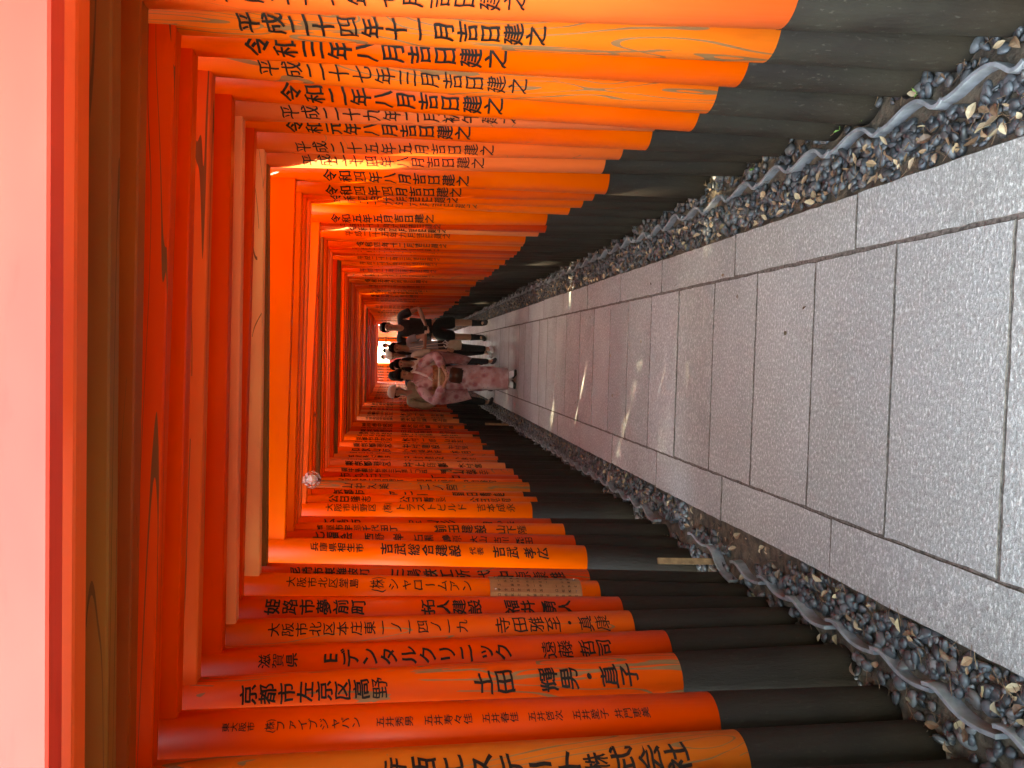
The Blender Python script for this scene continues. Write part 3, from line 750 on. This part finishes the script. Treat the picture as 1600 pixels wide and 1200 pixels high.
class Fig:
    """adult figure facing -Y, built from a joint skeleton scaled to the standing height h"""
    def __init__(s, label, loc, rz, h, arms, legs, build=1., head_turn=0, head_nod=0, hair='short', hat=None, tilt=0):
        s.e = empty('person', loc, rz); tag(s.e, label, 'person', 'visitors walking up the path'); s.h = h; s.b = build
        k_ = h/1.75; s.k = k_
        J = dict(pel=(0, 0, .93), spine=(0, .0, 1.10), chest=(0, .01, 1.30), neck=(0, .012, 1.485), jaw=(0, -.012, 1.555), head=(0, .0, 1.645))
        for sd, n in ((1, 'r'), (-1, 'l')):
            sh, el, wr = arms[n]; J['sh'+n] = (sd*.170*build, .01, 1.425); J['el'+n] = el; J['wr'+n] = wr
            kn, an, to = legs[n]; J['hip'+n] = (sd*.095, 0, .88); J['kn'+n] = kn; J['an'+n] = an; J['to'+n] = to
        s.J = {a: Vector(b)*k_ for a, b in J.items()}
        s.arms, s.turn, s.nod = arms, head_turn, head_nod
        P, E, Rr, idx = [], [], [], {}
        def add(n, v, r, par=None):
            idx[n] = len(P); P.append(v); Rr.append(tuple(q*k_ for q in (r if isinstance(r, tuple) else (r, r))))
            if par: E.append((idx[par], idx[n]))
        b = build
        add('pel', s.J['pel'], (.13*b, .085*b)); add('spine', s.J['spine'], (.105*b, .08*b), 'pel'); add('chest', s.J['chest'], (.105*b, .075*b), 'spine')
        add('neck', s.J['neck'], .052, 'chest')
        c = s.J['neck']; Rm = Matrix.Rotation(head_turn, 3, 'Z') @ Matrix.Rotation(head_nod, 3, 'X')
        s.Rm, s.c = Rm, c
        def hd(v): return c+Rm @ (Vector(v)*k_-c)
        s.hd = hd
        add('jaw', hd((0, -.018, 1.55)), (.058, .062), 'neck'); add('mid', hd((0, -.008, 1.615)), (.070, .082), 'jaw'); add('head', hd((0, .004, 1.675)), (.068, .080), 'mid')
        for sd, n in ((1, 'r'), (-1, 'l')):
            add('sh'+n, s.J['sh'+n], .040*b, 'chest'); mid = (s.J['sh'+n]+s.J['el'+n])/2
            add('ua'+n, mid, .042*b, 'sh'+n); add('el'+n, s.J['el'+n], .038*b, 'ua'+n)
            add('fa'+n, s.J['el'+n]*.6+s.J['wr'+n]*.4, .037*b, 'el'+n); add('wr'+n, s.J['wr'+n], .025, 'fa'+n)
            d = (s.J['wr'+n]-s.J['el'+n]).normalized()
            pv = Vector(arms[n][0]) if arms[n][0] else Vector((0, -1, 0))
            side_ = d.cross(pv).normalized(); palm = s.J['wr'+n]+d*.055*k_
            add('pa'+n, palm, (.030, .018), 'wr'+n)
            for q in range(4):
                off = (q-1.5)*.017*k_; L = (.058, .068, .064, .05)[q]*k_
                b1 = palm+d*.030*k_+side_*off; add('f1%d' % q+n, b1, .0085, 'pa'+n)
                b2 = b1+d*L*.55+pv*L*.2; add('f2%d' % q+n, b2, .008, 'f1%d' % q+n)
                b3 = b2+d*L*.35+pv*L*.35; add('f3%d' % q+n, b3, .007, 'f2%d' % q+n)
            t1 = s.J['wr'+n]+d*.03*k_-side_*.03*k_*1; add('t1'+n, t1, .010, 'pa'+n); add('t2'+n, t1+d*.04*k_-side_*.012*k_+pv*.01, .009, 't1'+n)
            add('hip'+n, s.J['hip'+n], .085*b, 'pel'); add('th'+n, (s.J['hip'+n]+s.J['kn'+n])/2, .078*b, 'hip'+n); add('kn'+n, s.J['kn'+n], .055*b, 'th'+n)
            cf = s.J['kn'+n]*.65+s.J['an'+n]*.35+Vector((0, .015, 0)); add('cf'+n, cf, .054*b, 'kn'+n)
            add('an'+n, s.J['an'+n], .036, 'cf'+n); to = s.J['to'+n]; add('ft'+n, s.J['an'+n]*.5+to*.5+Vector((0, 0, -.01)), (.030, .026), 'an'+n); add('to'+n, s.J['an'+n].lerp(to, .72), (.024, .016), 'ft'+n)
        s.body = skin_mesh('body', P, E, Rr, M['skin'], s.e)
        s.face()
        s.hairdo(hair)
    def ell(s, name, c, r, mat, rot=None, seg=12):
        bm = bmesh.new(); bmesh.ops.create_uvsphere(bm, u_segments=seg, v_segments=seg//2+2, radius=1)
        for v in bm.verts: v.co = Vector((v.co.x*r[0], v.co.y*r[1], v.co.z*r[2]))*s.k
        o = obj(name, bm_mesh(bm, name, True), mat, s.e, s.hd(c)); o.rotation_euler = s.Rm.to_euler(); return o
    def face(s):
        for sx in (-1, 1):
            s.ell('eye', (sx*.029, -.084, 1.632), (.012, .007, .006), M['hair']); s.ell('eyebrow', (sx*.029, -.086, 1.652), (.018, .006, .0035), M['hair'])
            s.ell('ear', (sx*.076, .004, 1.622), (.010, .018, .030), M['skin'])
        s.ell('nose', (0, -.097, 1.607), (.012, .018, .022), M['skin']); s.ell('mouth', (0, -.083, 1.572), (.021, .008, .007), M['lips'])
    def hairdo(s, kind):
        bm = bmesh.new(); bmesh.ops.create_uvsphere(bm, u_segments=28, v_segments=20, radius=1)
        long_ = kind in ('long', 'bob', 'tied')
        dele = []
        for v in bm.verts:
            x, y, z = v.co
            front = -y
            if z < (-.15 if not long_ else -.45) and y < .1: dele.append(v)
            elif front > .25 and z < .46+.2*abs(x) and abs(x) < .86: dele.append(v)
            elif z < -.75: dele.append(v)
        bmesh.ops.delete(bm, geom=dele, context='VERTS')
        for v in bm.verts:
            nz = 1+.03*math.sin(v.co.x*23+v.co.z*17)
            v.co = Vector((v.co.x*.088*nz, v.co.y*.106*nz+.006, v.co.z*.112*nz))*s.k
        sol = bmesh.ops.solidify(bm, geom=bm.faces[:], thickness=.006)
        o = obj('hair', bm_mesh(bm, 'hair', True), M['hair'], s.e, s.hd((0, -.0, 1.655))); o.rotation_euler = s.Rm.to_euler()
        if kind == 'long':
            for sx in (-1, 1):
                pts = [s.hd((sx*.07, -.01, 1.62)), s.hd((sx*.085, -.02, 1.53)), s.hd((sx*.09, -.035, 1.44)), s.hd((sx*.085, -.06, 1.36))]
                obj('hair_lock', mesh('hair_lock', *sweep(pts, [.02, .026, .024, .008], 10), smooth=True), M['hair'], s.e)
            pts = [s.hd((0, .075, 1.66)), s.hd((0, .09, 1.54)), s.hd((0, .10, 1.42))]
            obj('hair_lock', mesh('hair_lock', *sweep(pts, [.05, .07, .03], 12), smooth=True), M['hair'], s.e)
        if kind == 'tied': s.ell('hair_bun', (.0, .115, 1.66), (.045, .04, .045), M['hair'])
    def top(s, mat, sleeve=.5, name='shirt', loose=1.12, hem=.88, long_=False):
        J, b = s.J, s.b*loose; k_ = s.k
        P = [Vector((0, 0, hem))*k_, J['spine'], J['chest'], J['neck']+Vector((0, 0, .012))]; E = [(0, 1), (1, 2), (2, 3)]; R0 = [(.155*b, .105*b), (.140*b, .105*b), (.160*b, .122*b), (.078, .076)]
        for n in 'rl':
            ic = len(P); P.append(J['sh'+n].lerp(J['neck'], .45)+Vector((0, 0, -.012))); R0.append((.064, .062)); E.append((2, ic))
            i0 = len(P); P.append(J['sh'+n]); R0.append((.062*b, .062*b)); E.append((ic, i0))
            endp = J['sh'+n].lerp(J['el'+n], min(1, sleeve)); P.append(J['sh'+n].lerp(endp, .5)); R0.append((.060*b, .060*b)); E.append((i0, i0+1)); P.append(endp); R0.append((.058*b,)*2 if sleeve < 1 else (.048*b,)*2); E.append((i0+1, i0+2))
            if long_: P.append(J['el'+n].lerp(J['wr'+n], .9)); R0.append((.036*b,)*2); E.append((i0+2, i0+3))
        return skin_mesh(name, P, E, [tuple(q*k_ for q in r) for r in R0], mat, s.e, 2, 1)
    def pants(s, mat, length=1., name='trousers', loose=1.12, flare=1.):
        J, k_ = s.J, s.k; b = s.b*loose
        P = [J['pel']+Vector((0, 0, .06))*k_, J['pel']+Vector((0, 0, -.02))*k_]; E = [(0, 1)]; R0 = [(.148*b, .102*b), (.155*b, .108*b)]
        for n in 'rl':
            i0 = len(P); P.append(J['hip'+n]+Vector((0, 0, -.04))); R0.append((.092*b,)*2); E.append((1, i0))
            P.append(J['hip'+n].lerp(J['kn'+n], .6)); R0.append((.082*b*flare,)*2); E.append((i0, i0+1)); P.append(J['kn'+n]+Vector((0, 0, .0))); R0.append((.066*b*flare,)*2); E.append((i0+1, i0+2))
            if length > .5: P.append(J['kn'+n].lerp(J['an'+n], (length-.5)*2)); R0.append((.050*b*flare,)*2); E.append((i0+2, i0+3))
        return skin_mesh(name, P, E, [tuple(q*k_ for q in r) for r in R0], mat, s.e, 2, 1)
    def shoes(s, mat, sock=None, sock_h=.2):
        for n in 'rl':
            a, t = s.J['an'+n], s.J['to'+n]; d = (t-a); d.z = 0; d.normalize(); k_ = s.k
            vs, fs = [], []
            px = Vector((-d.y, d.x, 0))
            rows = [(-.075, .026, .085), (-.04, .040, .10), (.0, .042, .095), (.06, .044, .075), (.12, .047, .055), (.165, .035, .045), (.185, .012, .03)]
            N = 10
            for (l, w, hh) in rows:
                for q in range(N):
                    th = 2*math.pi*q/N; y_ = w*math.cos(th); z_ = max(0, hh/2+hh/2*math.sin(th)*1.02)
                    vs.append(a+Vector((0, 0, -a.z))+d*l*k_+px*y_*k_+Vector((0, 0, z_*k_+.001)))
            for i in range(len(rows)-1):
                for q in range(N): fs.append((i*N+q, i*N+(q+1) % N, (i+1)*N+(q+1) % N, (i+1)*N+q))
            fs += [tuple(range(N))[::-1], tuple((len(rows)-1)*N+q for q in range(N))]
            obj('shoe', mesh('shoe', vs, fs, True), mat, s.e)
            if sock: obj('sock', mesh('sock', *sweep([a+Vector((0, 0, -.02)), a.lerp(s.J['kn'+n], .2), a.lerp(s.J['kn'+n], sock_h*2)], [.046*k_, .050*k_, .058*k_], 14), smooth=True), sock, s.e)
def std_legs(sp=.09, step=0.):
    return {'r': ((sp, -.01-step*.5, .49), (sp, .02-step, .085), (sp+.02, -.13-step, .03)), 'l': ((-sp, -.01+step*.5, .49), (-sp, .02+step, .085), (-sp-.02, -.13+step, .03))}
hang = {'r': ((-.3, -.9, 0), (.235, .03, 1.12), (.245, -.02, .87)), 'l': ((.3, -.9, 0), (-.235, .03, 1.12), (-.245, -.02, .87))}

# tall man in black, hands joined at the waist
man = Fig('tall dark-haired man in black T-shirt and shorts, hands joined at his waist', (.41, 13.6, 0), -.05, 1.86,
  {'r': ((-.3, -.3, 0), (.335, -.01, 1.12), (.06, -.17, 1.01)), 'l': ((.3, -.3, 0), (-.335, -.02, 1.14), (-.10, -.17, 1.02))}, std_legs(.12, .08), 1.14, 0, .12)
man.top(M['black_cloth'], .62, loose=1.2); man.pants(M['black_cloth'], .5, 'shorts', 1.2, 1.15); man.shoes(M['sole_rubber'], M['black_cloth'], .2)
# woman with the drawstring bag
w2 = Fig('woman in grey-white T-shirt and black trousers with a beige drawstring bag', (.05, 12.65, 0), -.35, 1.69,
  {'r': ((-.6, -.6, 0), (.27, -.06, 1.15), (.15, -.28, 1.16)), 'l': ((.3, -.9, 0), (-.22, -.05, 1.14), (-.12, -.25, 1.1))}, std_legs(.07, .12), .92, .4, .2, 'long')
w2.top(M['grey_cloth'], .55, loose=1.2); w2.pants(M['black_cloth'], .97, loose=1.1); w2.shoes(M['white_cloth'])
bag = empty('shoulder_bag', (.13, 12.38, .66)); tag(bag, 'beige cloth drawstring bag hanging on a long strap beside the black trousers', 'bag')
obj('pouch', mesh('pouch', *rings([(0, 0, -.13, .03, .025), (0, 0, -.12, .075, .05), (0, 0, -.04, .085, .06), (0, 0, .05, .075, .05), (0, 0, .09, .045, .03), (0, 0, .12, .06, .04)], 18), smooth=True), M['beige_cloth'], bag)
obj('strap', mesh('strap', *join([sweep([(.03, 0, .09), (.0, -.02, .35), (-.07, .08, .70)], .006, 6), sweep([(-.03, 0, .09), (-.05, -.02, .35), (-.09, .08, .70)], .006, 6)])), M['cream_cloth'], bag)
obj('tassel', mesh('tassel', *join([sweep([(.02, -.05, .09), (.06, -.07, .14), (.03, -.08, .18), (.0, -.05, .10)], .008, 6), sweep([(-.02, -.05, .09), (-.05, -.07, .13), (-.01, -.06, .16)], .008, 6)])), M['white_cloth'], bag)
# smiling woman behind the kimono
w3 = Fig('smiling woman in a loose cream blouse and black trousers behind the kimono', (-.19, 12.2, 0), .1, 1.60, hang, std_legs(.07, .05), .9, -.15, .05, 'long')
w3.top(M['cream_cloth'], 1., loose=1.22); w3.pants(M['black_cloth'], .97, loose=1.1); w3.shoes(M['black_cloth'])
# man in the cap
m4 = Fig('man in an off-white cap and beige shirt with a dark backpack', (-.66, 12.4, 0), .55, 1.66,
  {'r': ((-.3, -.9, 0), (.24, .03, 1.12), (.20, -.2, 1.0)), 'l': ((.3, -.9, 0), (-.24, .03, 1.12), (-.22, -.15, .95))}, std_legs(.09, .1), 1.05, .3, .1)
m4.top(M['olive_cloth'], .95, loose=1.22, long_=True); m4.pants(M['black_cloth'], .97, loose=1.12); m4.shoes(M['black_cloth'])
cap = obj('cap', mesh('cap', *join([rings([(0, 0, -.005, .095, .112), (0, 0, .03, .096, .113), (0, .0, .07, .085, .10), (0, 0, .098, .05, .06), (0, 0, .104, .008, .01)], 22), rings([(0, -.105, -.008, .07, .075), (0, -.115, .0, .065, .07)], 18)]), smooth=True), M['cream_cloth'], m4.e, m4.hd((0, .004, 1.675))); cap.rotation_euler = m4.Rm.to_euler()
bp = bm_mesh(box_bm(.28, .15, .42, .045, seg=3), 'backpack', True)
bpo = obj('backpack', bp, M['black_cloth'], None); bpo.matrix_world = m4.e.matrix_basis @ Matrix.Translation((0, .20, 1.16)); tag(bpo, 'dark backpack worn by the man in the cap', 'backpack')
# heads of those walking behind
p5 = Fig('man in a light cap walking behind the woman with the bag', (-.06, 13.9, 0), .1, 1.74, hang, std_legs(.09, .1), 1., -.2, .05)
p5.top(M['grey_cloth'], .6, loose=1.2); p5.pants(M['denim'], .97); p5.shoes(M['sole_rubber'])
cp = obj('cap', bpy.data.meshes['cap'], None, p5.e, p5.hd((0, .004, 1.668))); cp.rotation_euler = p5.Rm.to_euler()
p6 = Fig('person in dark clothes looking ahead behind the smiling woman', (-.28, 14.9, 0), .0, 1.68, hang, std_legs(.09, .1), 1., .1, .0)
p6.top(M['black_cloth'], .9, loose=1.2); p6.pants(M['denim'], .97); p6.shoes(M['sole_rubber'])
p7 = Fig('dark-haired person in black looking back, just behind the cap wearer', (-.42, 13.5, 0), 2.6, 1.68, hang, std_legs(.09, .1), 1., .1, .0)
p7.top(M['black_cloth'], .9, loose=1.2); p7.pants(M['black_cloth'], .97); p7.shoes(M['sole_rubber'])

# woman in the pink kimono, in front of the group
kw = Fig('woman in a pale pink flowered kimono holding a brown bag at her waist', (-.33, 10.15, 0), .1, 1.60,
  {'r': ((-.3, -.3, 0), (.345, -.06, 1.15), (.10, -.26, 1.05)), 'l': ((.3, -.3, 0), (-.36, -.05, 1.15), (-.09, -.27, 1.03))}, {'r': ((.06, -.02, .49), (.06, .0, .085), (.08, -.15, .03)), 'l': ((-.06, -.02, .49), (-.06, .06, .085), (-.10, -.08, .03))}, .88, .35, .35, 'tied')
k_ = kw.k
def kim(name, rs, n=32, fold=.0, cap=False, mat=None, thick=.006):
    vs, fs = [], []
    for (x, y, z, a, b) in rs:
        for q in range(n):
            t = 2*math.pi*q/n; f = 1+fold*math.sin(5*t+z*4)
            vs.append(((x+a*f*math.cos(t))*k_, (y+b*f*math.sin(t))*k_, z*k_))
    for i in range(len(rs)-1):
        for q in range(n): fs.append((i*n+q, i*n+(q+1) % n, (i+1)*n+(q+1) % n, (i+1)*n+q))
    m_ = mesh(name, vs, fs, True); o = obj(name, m_, mat or M['kimono'], kw.e)
    bm = bmesh.new(); bm.from_mesh(m_); bmesh.ops.solidify(bm, geom=bm.faces[:], thickness=thick); bm.to_mesh(m_); bm.free(); m_.polygons.foreach_set('use_smooth', [True]*len(m_.polygons))
    return o
kim('kimono_skirt', [(0, .0, .10, .150, .125), (0, 0, .13, .155, .135), (0, 0, .35, .172, .150), (0, 0, .60, .190, .155), (0, 0, .82, .195, .150), (0, 0, .95, .172, .132), (0, 0, 1.02, .158, .12)], fold=.025)
kim('kimono_bodice', [(0, 0, .99, .160, .122), (0, 0, 1.10, .165, .125), (0, .005, 1.22, .178, .130), (0, .01, 1.33, .188, .115), (0, .012, 1.405, .165, .085), (0, .014, 1.445, .100, .068), (0, .016, 1.475, .065, .060)], fold=.012)
kim('obi', [(0, -.002, 1.01, .172, .132), (0, -.002, 1.04, .176, .136), (0, -.002, 1.17, .178, .138), (0, -.002, 1.20, .176, .136)], mat=M['obi_cloth'])
kim('obi_cord', [(0, -.002, 1.095, .183, .143), (0, -.002, 1.105, .187, .147), (0, -.002, 1.115, .187, .147), (0, -.002, 1.125, .183, .143)], mat=M['cream_cloth'])
for sx in (-1, 1):                                        # collar bands crossing on the chest
    pts = [Vector((sx*.055, .03, 1.485)), Vector((sx*.07, -.03, 1.45)), Vector((sx*.05, -.098, 1.38)), Vector((sx*.01, -.130, 1.28)), Vector((-sx*.05, -.134, 1.20))]
    obj('collar', mesh('collar', *sweep([p*k_ for p in pts], [.016]*5, 8), smooth=True), M['white_cloth' if sx > 0 else 'kimono'], kw.e)
for n, sx in (('r', 1), ('l', -1)):                       # wide hanging sleeves
    sh, el, wr = kw.J['sh'+n], kw.J['el'+n], kw.J['wr'+n]
    skin_mesh('sleeve_upper', [sh+Vector((-sx*.03, 0, -.03)), sh.lerp(el, .5), el, el.lerp(wr, .85)], [(0, 1), (1, 2), (2, 3)], [(.088, .078), (.09, .075), (.085, .075), (.066, .07)], M['kimono'], kw.e, 2)
    a, b = el+Vector((sx*.035, .0, .03)), el.lerp(wr, .75)+Vector((0, 0, .05))
    lo = .50; bm = bmesh.new(); N = 8; g_ = []
    for i in range(N+1):
        t = i/N; top = a.lerp(b, t); row = []
        for j in range(7):
            d = j/6; wv = .012*math.sin(t*7+j*.8)
            p = top+Vector((0, 0, -d*(lo-.14*t)))+Vector((-sx*.09*d*(1-t)+sx*.02*math.sin(d*3), wv-.03*d*(1-t), 0)); row.append(bm.verts.new(p))
        g_.append(row)
    for i in range(N):
        for j in range(6): bm.faces.new((g_[i][j], g_[i+1][j], g_[i+1][j+1], g_[i][j+1]))
    bmesh.ops.solidify(bm, geom=bm.faces[:], thickness=.02)
    obj('sleeve_drape', bm_mesh(bm, 'sleeve_drape', True), M['kimono'], kw.e)
for n, sx in (('r', 1), ('l', -1)):
    a, t = kw.J['an'+n], kw.J['to'+n]
    obj('white_sock', mesh('white_sock', *sweep([a+Vector((0, 0, .05)), a+Vector((0, 0, -.02)), a.lerp(t, .5)+Vector((0, 0, -.004)), t+Vector((0, 0, .012))], [.044, .046, .042, .034], 14), smooth=True), M['white_cloth'], kw.e)
    d = (t-a); ang = math.atan2(d.y, d.x)+math.pi/2
    bm = box_bm(.085, .235, .028, .01, seg=2); o = obj('sandal', bm_mesh(bm, 'sandal', True), M['sole_rubber'], kw.e, (a.lerp(t, .45).x, a.lerp(t, .45).y, .0155), (0, 0, ang))
hb = obj('handbag', bm_mesh(box_bm(.20, .07, .17, .018, seg=2), 'handbag', True), M['brown_leather'], None, (-.33+.04, 10.15-.215, .80)); 
hb.rotation_euler = (0, .12, .05); tag(hb, 'small dark brown box bag held in front of the pink kimono', 'handbag')
ph = obj('phone', bm_mesh(box_bm(.075, .012, .12, .004), 'phone'), M['sole_rubber'], None, (.41, 13.36, 1.06), (.3, .2, 0)); tag(ph, 'small black phone in the hands of the tall man in black', 'phone')

# ------------------------------------------------------------------ beyond the last gate: open sunny landing and the next row

ld = obj('landing', bm_mesh(box_bm(16, 16, .5, .01, (0, 33.2, .12)), 'landing'), M['stone_pale']); tag(ld, kind='structure')
for i, (yy, hh) in enumerate(((24.75, .12), (24.98, .24))):
    st = obj('stone_step', bm_mesh(box_bm(2.6, .3, .14, .008, (0, 0, -.07)), 'stone_step'), M['stone_pale'], None, (0, yy, hh)); tag(st, ['lower', 'upper'][i]+' pale stone step leading up to the sunlit landing', 'step', 'steps to the landing')
def far_gate(x, y, rz, lab):
    e = empty('torii_gate', (x, y, .37), rz); tag(e, lab, 'torii gate', 'sunlit torii gates beyond the landing')
    for sx in (-1, 1):
        p = obj('post', mesh('post', *rings([(0, 0, .55, .10, .10), (0, 0, 2.7, .095, .095)], 20), smooth=True), M['paint_z'], e, (sx*.93, 0, 0)); shade(p, FRESH+(.1,))
        b = obj('post_base', mesh('post_base', *rings([(0, 0, -.1, .104, .104), (0, 0, .551, .104, .104)], 20), smooth=True), M['black'], p); shade(b, (1, 1, 1, .2))
        obj('inscription', letters([(r2.choice(POOL_CITY), 2.0, 1.6), (r2.choice(POOL_NAME), 1.5, 1.1)], .104, R_(20), sx, True), M['ink'], p)
    for nm, me, z in (('tie_beam', TIE, 2.3), ('under_lintel', UNDER, 2.74), ('top_lintel', LINTEL, 2.79)):
        shade(obj(nm, me, None, e, (0, 0, z)), FRESH+(.1,))
for q in range(11):
    far_gate(1.33+q*.045, 26.4+q*.27, -.14, ORD[q]+' torii gate of the right-hand row beyond the landing')
    far_gate(-1.42-q*.10, 26.2+q*.27, .10, ORD[q]+' torii gate of the left-hand row beyond the landing')
nf = empty('notice_frame', (.30, 24.25, 1.98)); tag(nf, 'small dark wooden frame standing against the bright far opening', 'notice frame')
bmf = [box_bm(.30, .03, .03, .002, (0, 0, .14)), box_bm(.30, .03, .03, .002, (0, 0, -.10))]
for q, b_ in enumerate(bmf): obj('rail', bm_mesh(b_, 'rail'), M['sole_rubber'], nf)
for sx in (-.11, .11): obj('upright', bm_mesh(box_bm(.03, .028, 2.20 if sx > 0 else .40, .002, (sx, 0, -.89 if sx > 0 else -.0)), 'upright'), M['sole_rubber'], nf)
for (x, y, h, c1, c2, lab) in ((.02, 26.0, 1.62, 'white_cloth', 'denim', 'distant visitor in a white shirt on the sunlit landing'), (-.20, 27.0, 1.70, 'red_cloth', 'black_cloth', 'distant visitor in a pink-red top on the sunlit landing'), (.20, 27.6, 1.66, 'cream_cloth', 'denim', 'distant visitor in a cream top on the sunlit landing')):
    f = Fig(lab, (x, y, .37), .3, h, hang, std_legs(.09, .1), 1.); f.top(M[c1], .6, loose=1.2); f.pants(M[c2], .97)
    f.shoes(M['sole_rubber']); f.e['group'] = 'far visitors'

# ------------------------------------------------------------------ woodland on both sides, unseen: placed and shaped to block sun and sky, leaving flecks
r3 = random.Random(5); V, Fc = [], []
def quad(c, s_, nrm):
    a = nrm.orthogonal().normalized(); b = nrm.cross(a); o = len(V)
    an = r3.uniform(0, 6.28); a, b = a*math.cos(an)+b*math.sin(an), b*math.cos(an)-a*math.sin(an)
    V.extend([c-a*s_, c-b*s_*.45, c+a*s_, c+b*s_*.45]); Fc.append((o, o+1, o+2, o+3))
trees = []
for q in range(175):
    left = q < 92; x = -r3.uniform(3.2, 13) if left else r3.uniform(3.4, 8); y = r3.uniform(1.5, 35) if left else r3.uniform(-9, 24); trees.append((x, y, r3.uniform(8, 13)))  # right-hand trees added to keep sky light off the left wall
for q in range(6): trees.append((-r3.uniform(3.5, 9), r3.uniform(3, 9), r3.uniform(8, 12)))
for (x, y, h) in trees:
    for q in range(46):
        th = r3.uniform(0, 6.28); rr = 2.6*math.sqrt(r3.random()); zz = h*r3.uniform(.50, 1.08)
        if y+rr*math.sin(th)+(x+rr*math.cos(th))*.72 > (28.5 if x < 0 else 29.): continue
        c = Vector((x+rr*math.cos(th), y+rr*math.sin(th), zz))
        if abs(c.x) < 2.0: continue
        for w_ in range(24):
            quad(c+Vector((r3.gauss(0, .38), r3.gauss(0, .38), r3.gauss(0, .25))), r3.uniform(.14, .28), Vector((r3.gauss(0, 1), r3.gauss(0, 1), r3.gauss(0, 1))).normalized())
for q in range(1100):  # unseen undergrowth, added to cut light through the side gaps
    sx = r3.choice((-1, 1, 1)); y = r3.uniform(3.0 if sx < 0 else -6, 23.5); c = Vector((sx*r3.uniform(2.2, 5), y, r3.uniform(0, 3.2)))
    for w_ in range(14): quad(c+Vector((r3.gauss(0, .3), r3.gauss(0, .3), r3.gauss(0, .3))), r3.uniform(.10, .2), Vector((r3.gauss(0, 1), r3.gauss(0, 1), r3.gauss(0, 1))).normalized())
wl = tag(obj('shade_woodland', mesh('shade_woodland', V, Fc), M['foliage']), kind='stuff')
tv = []
for (x, y, h) in trees: tv.append(sweep([(x, y, -.1), (x+.1, y, h*.3), (x-.1, y+.1, h*.6), (x, y, h)], [.2, .16, .11, .04], 8))
tag(obj('shade_woodland_trunks', mesh('shade_woodland_trunks', *join(tv), smooth=True), M['bark']), kind='stuff')
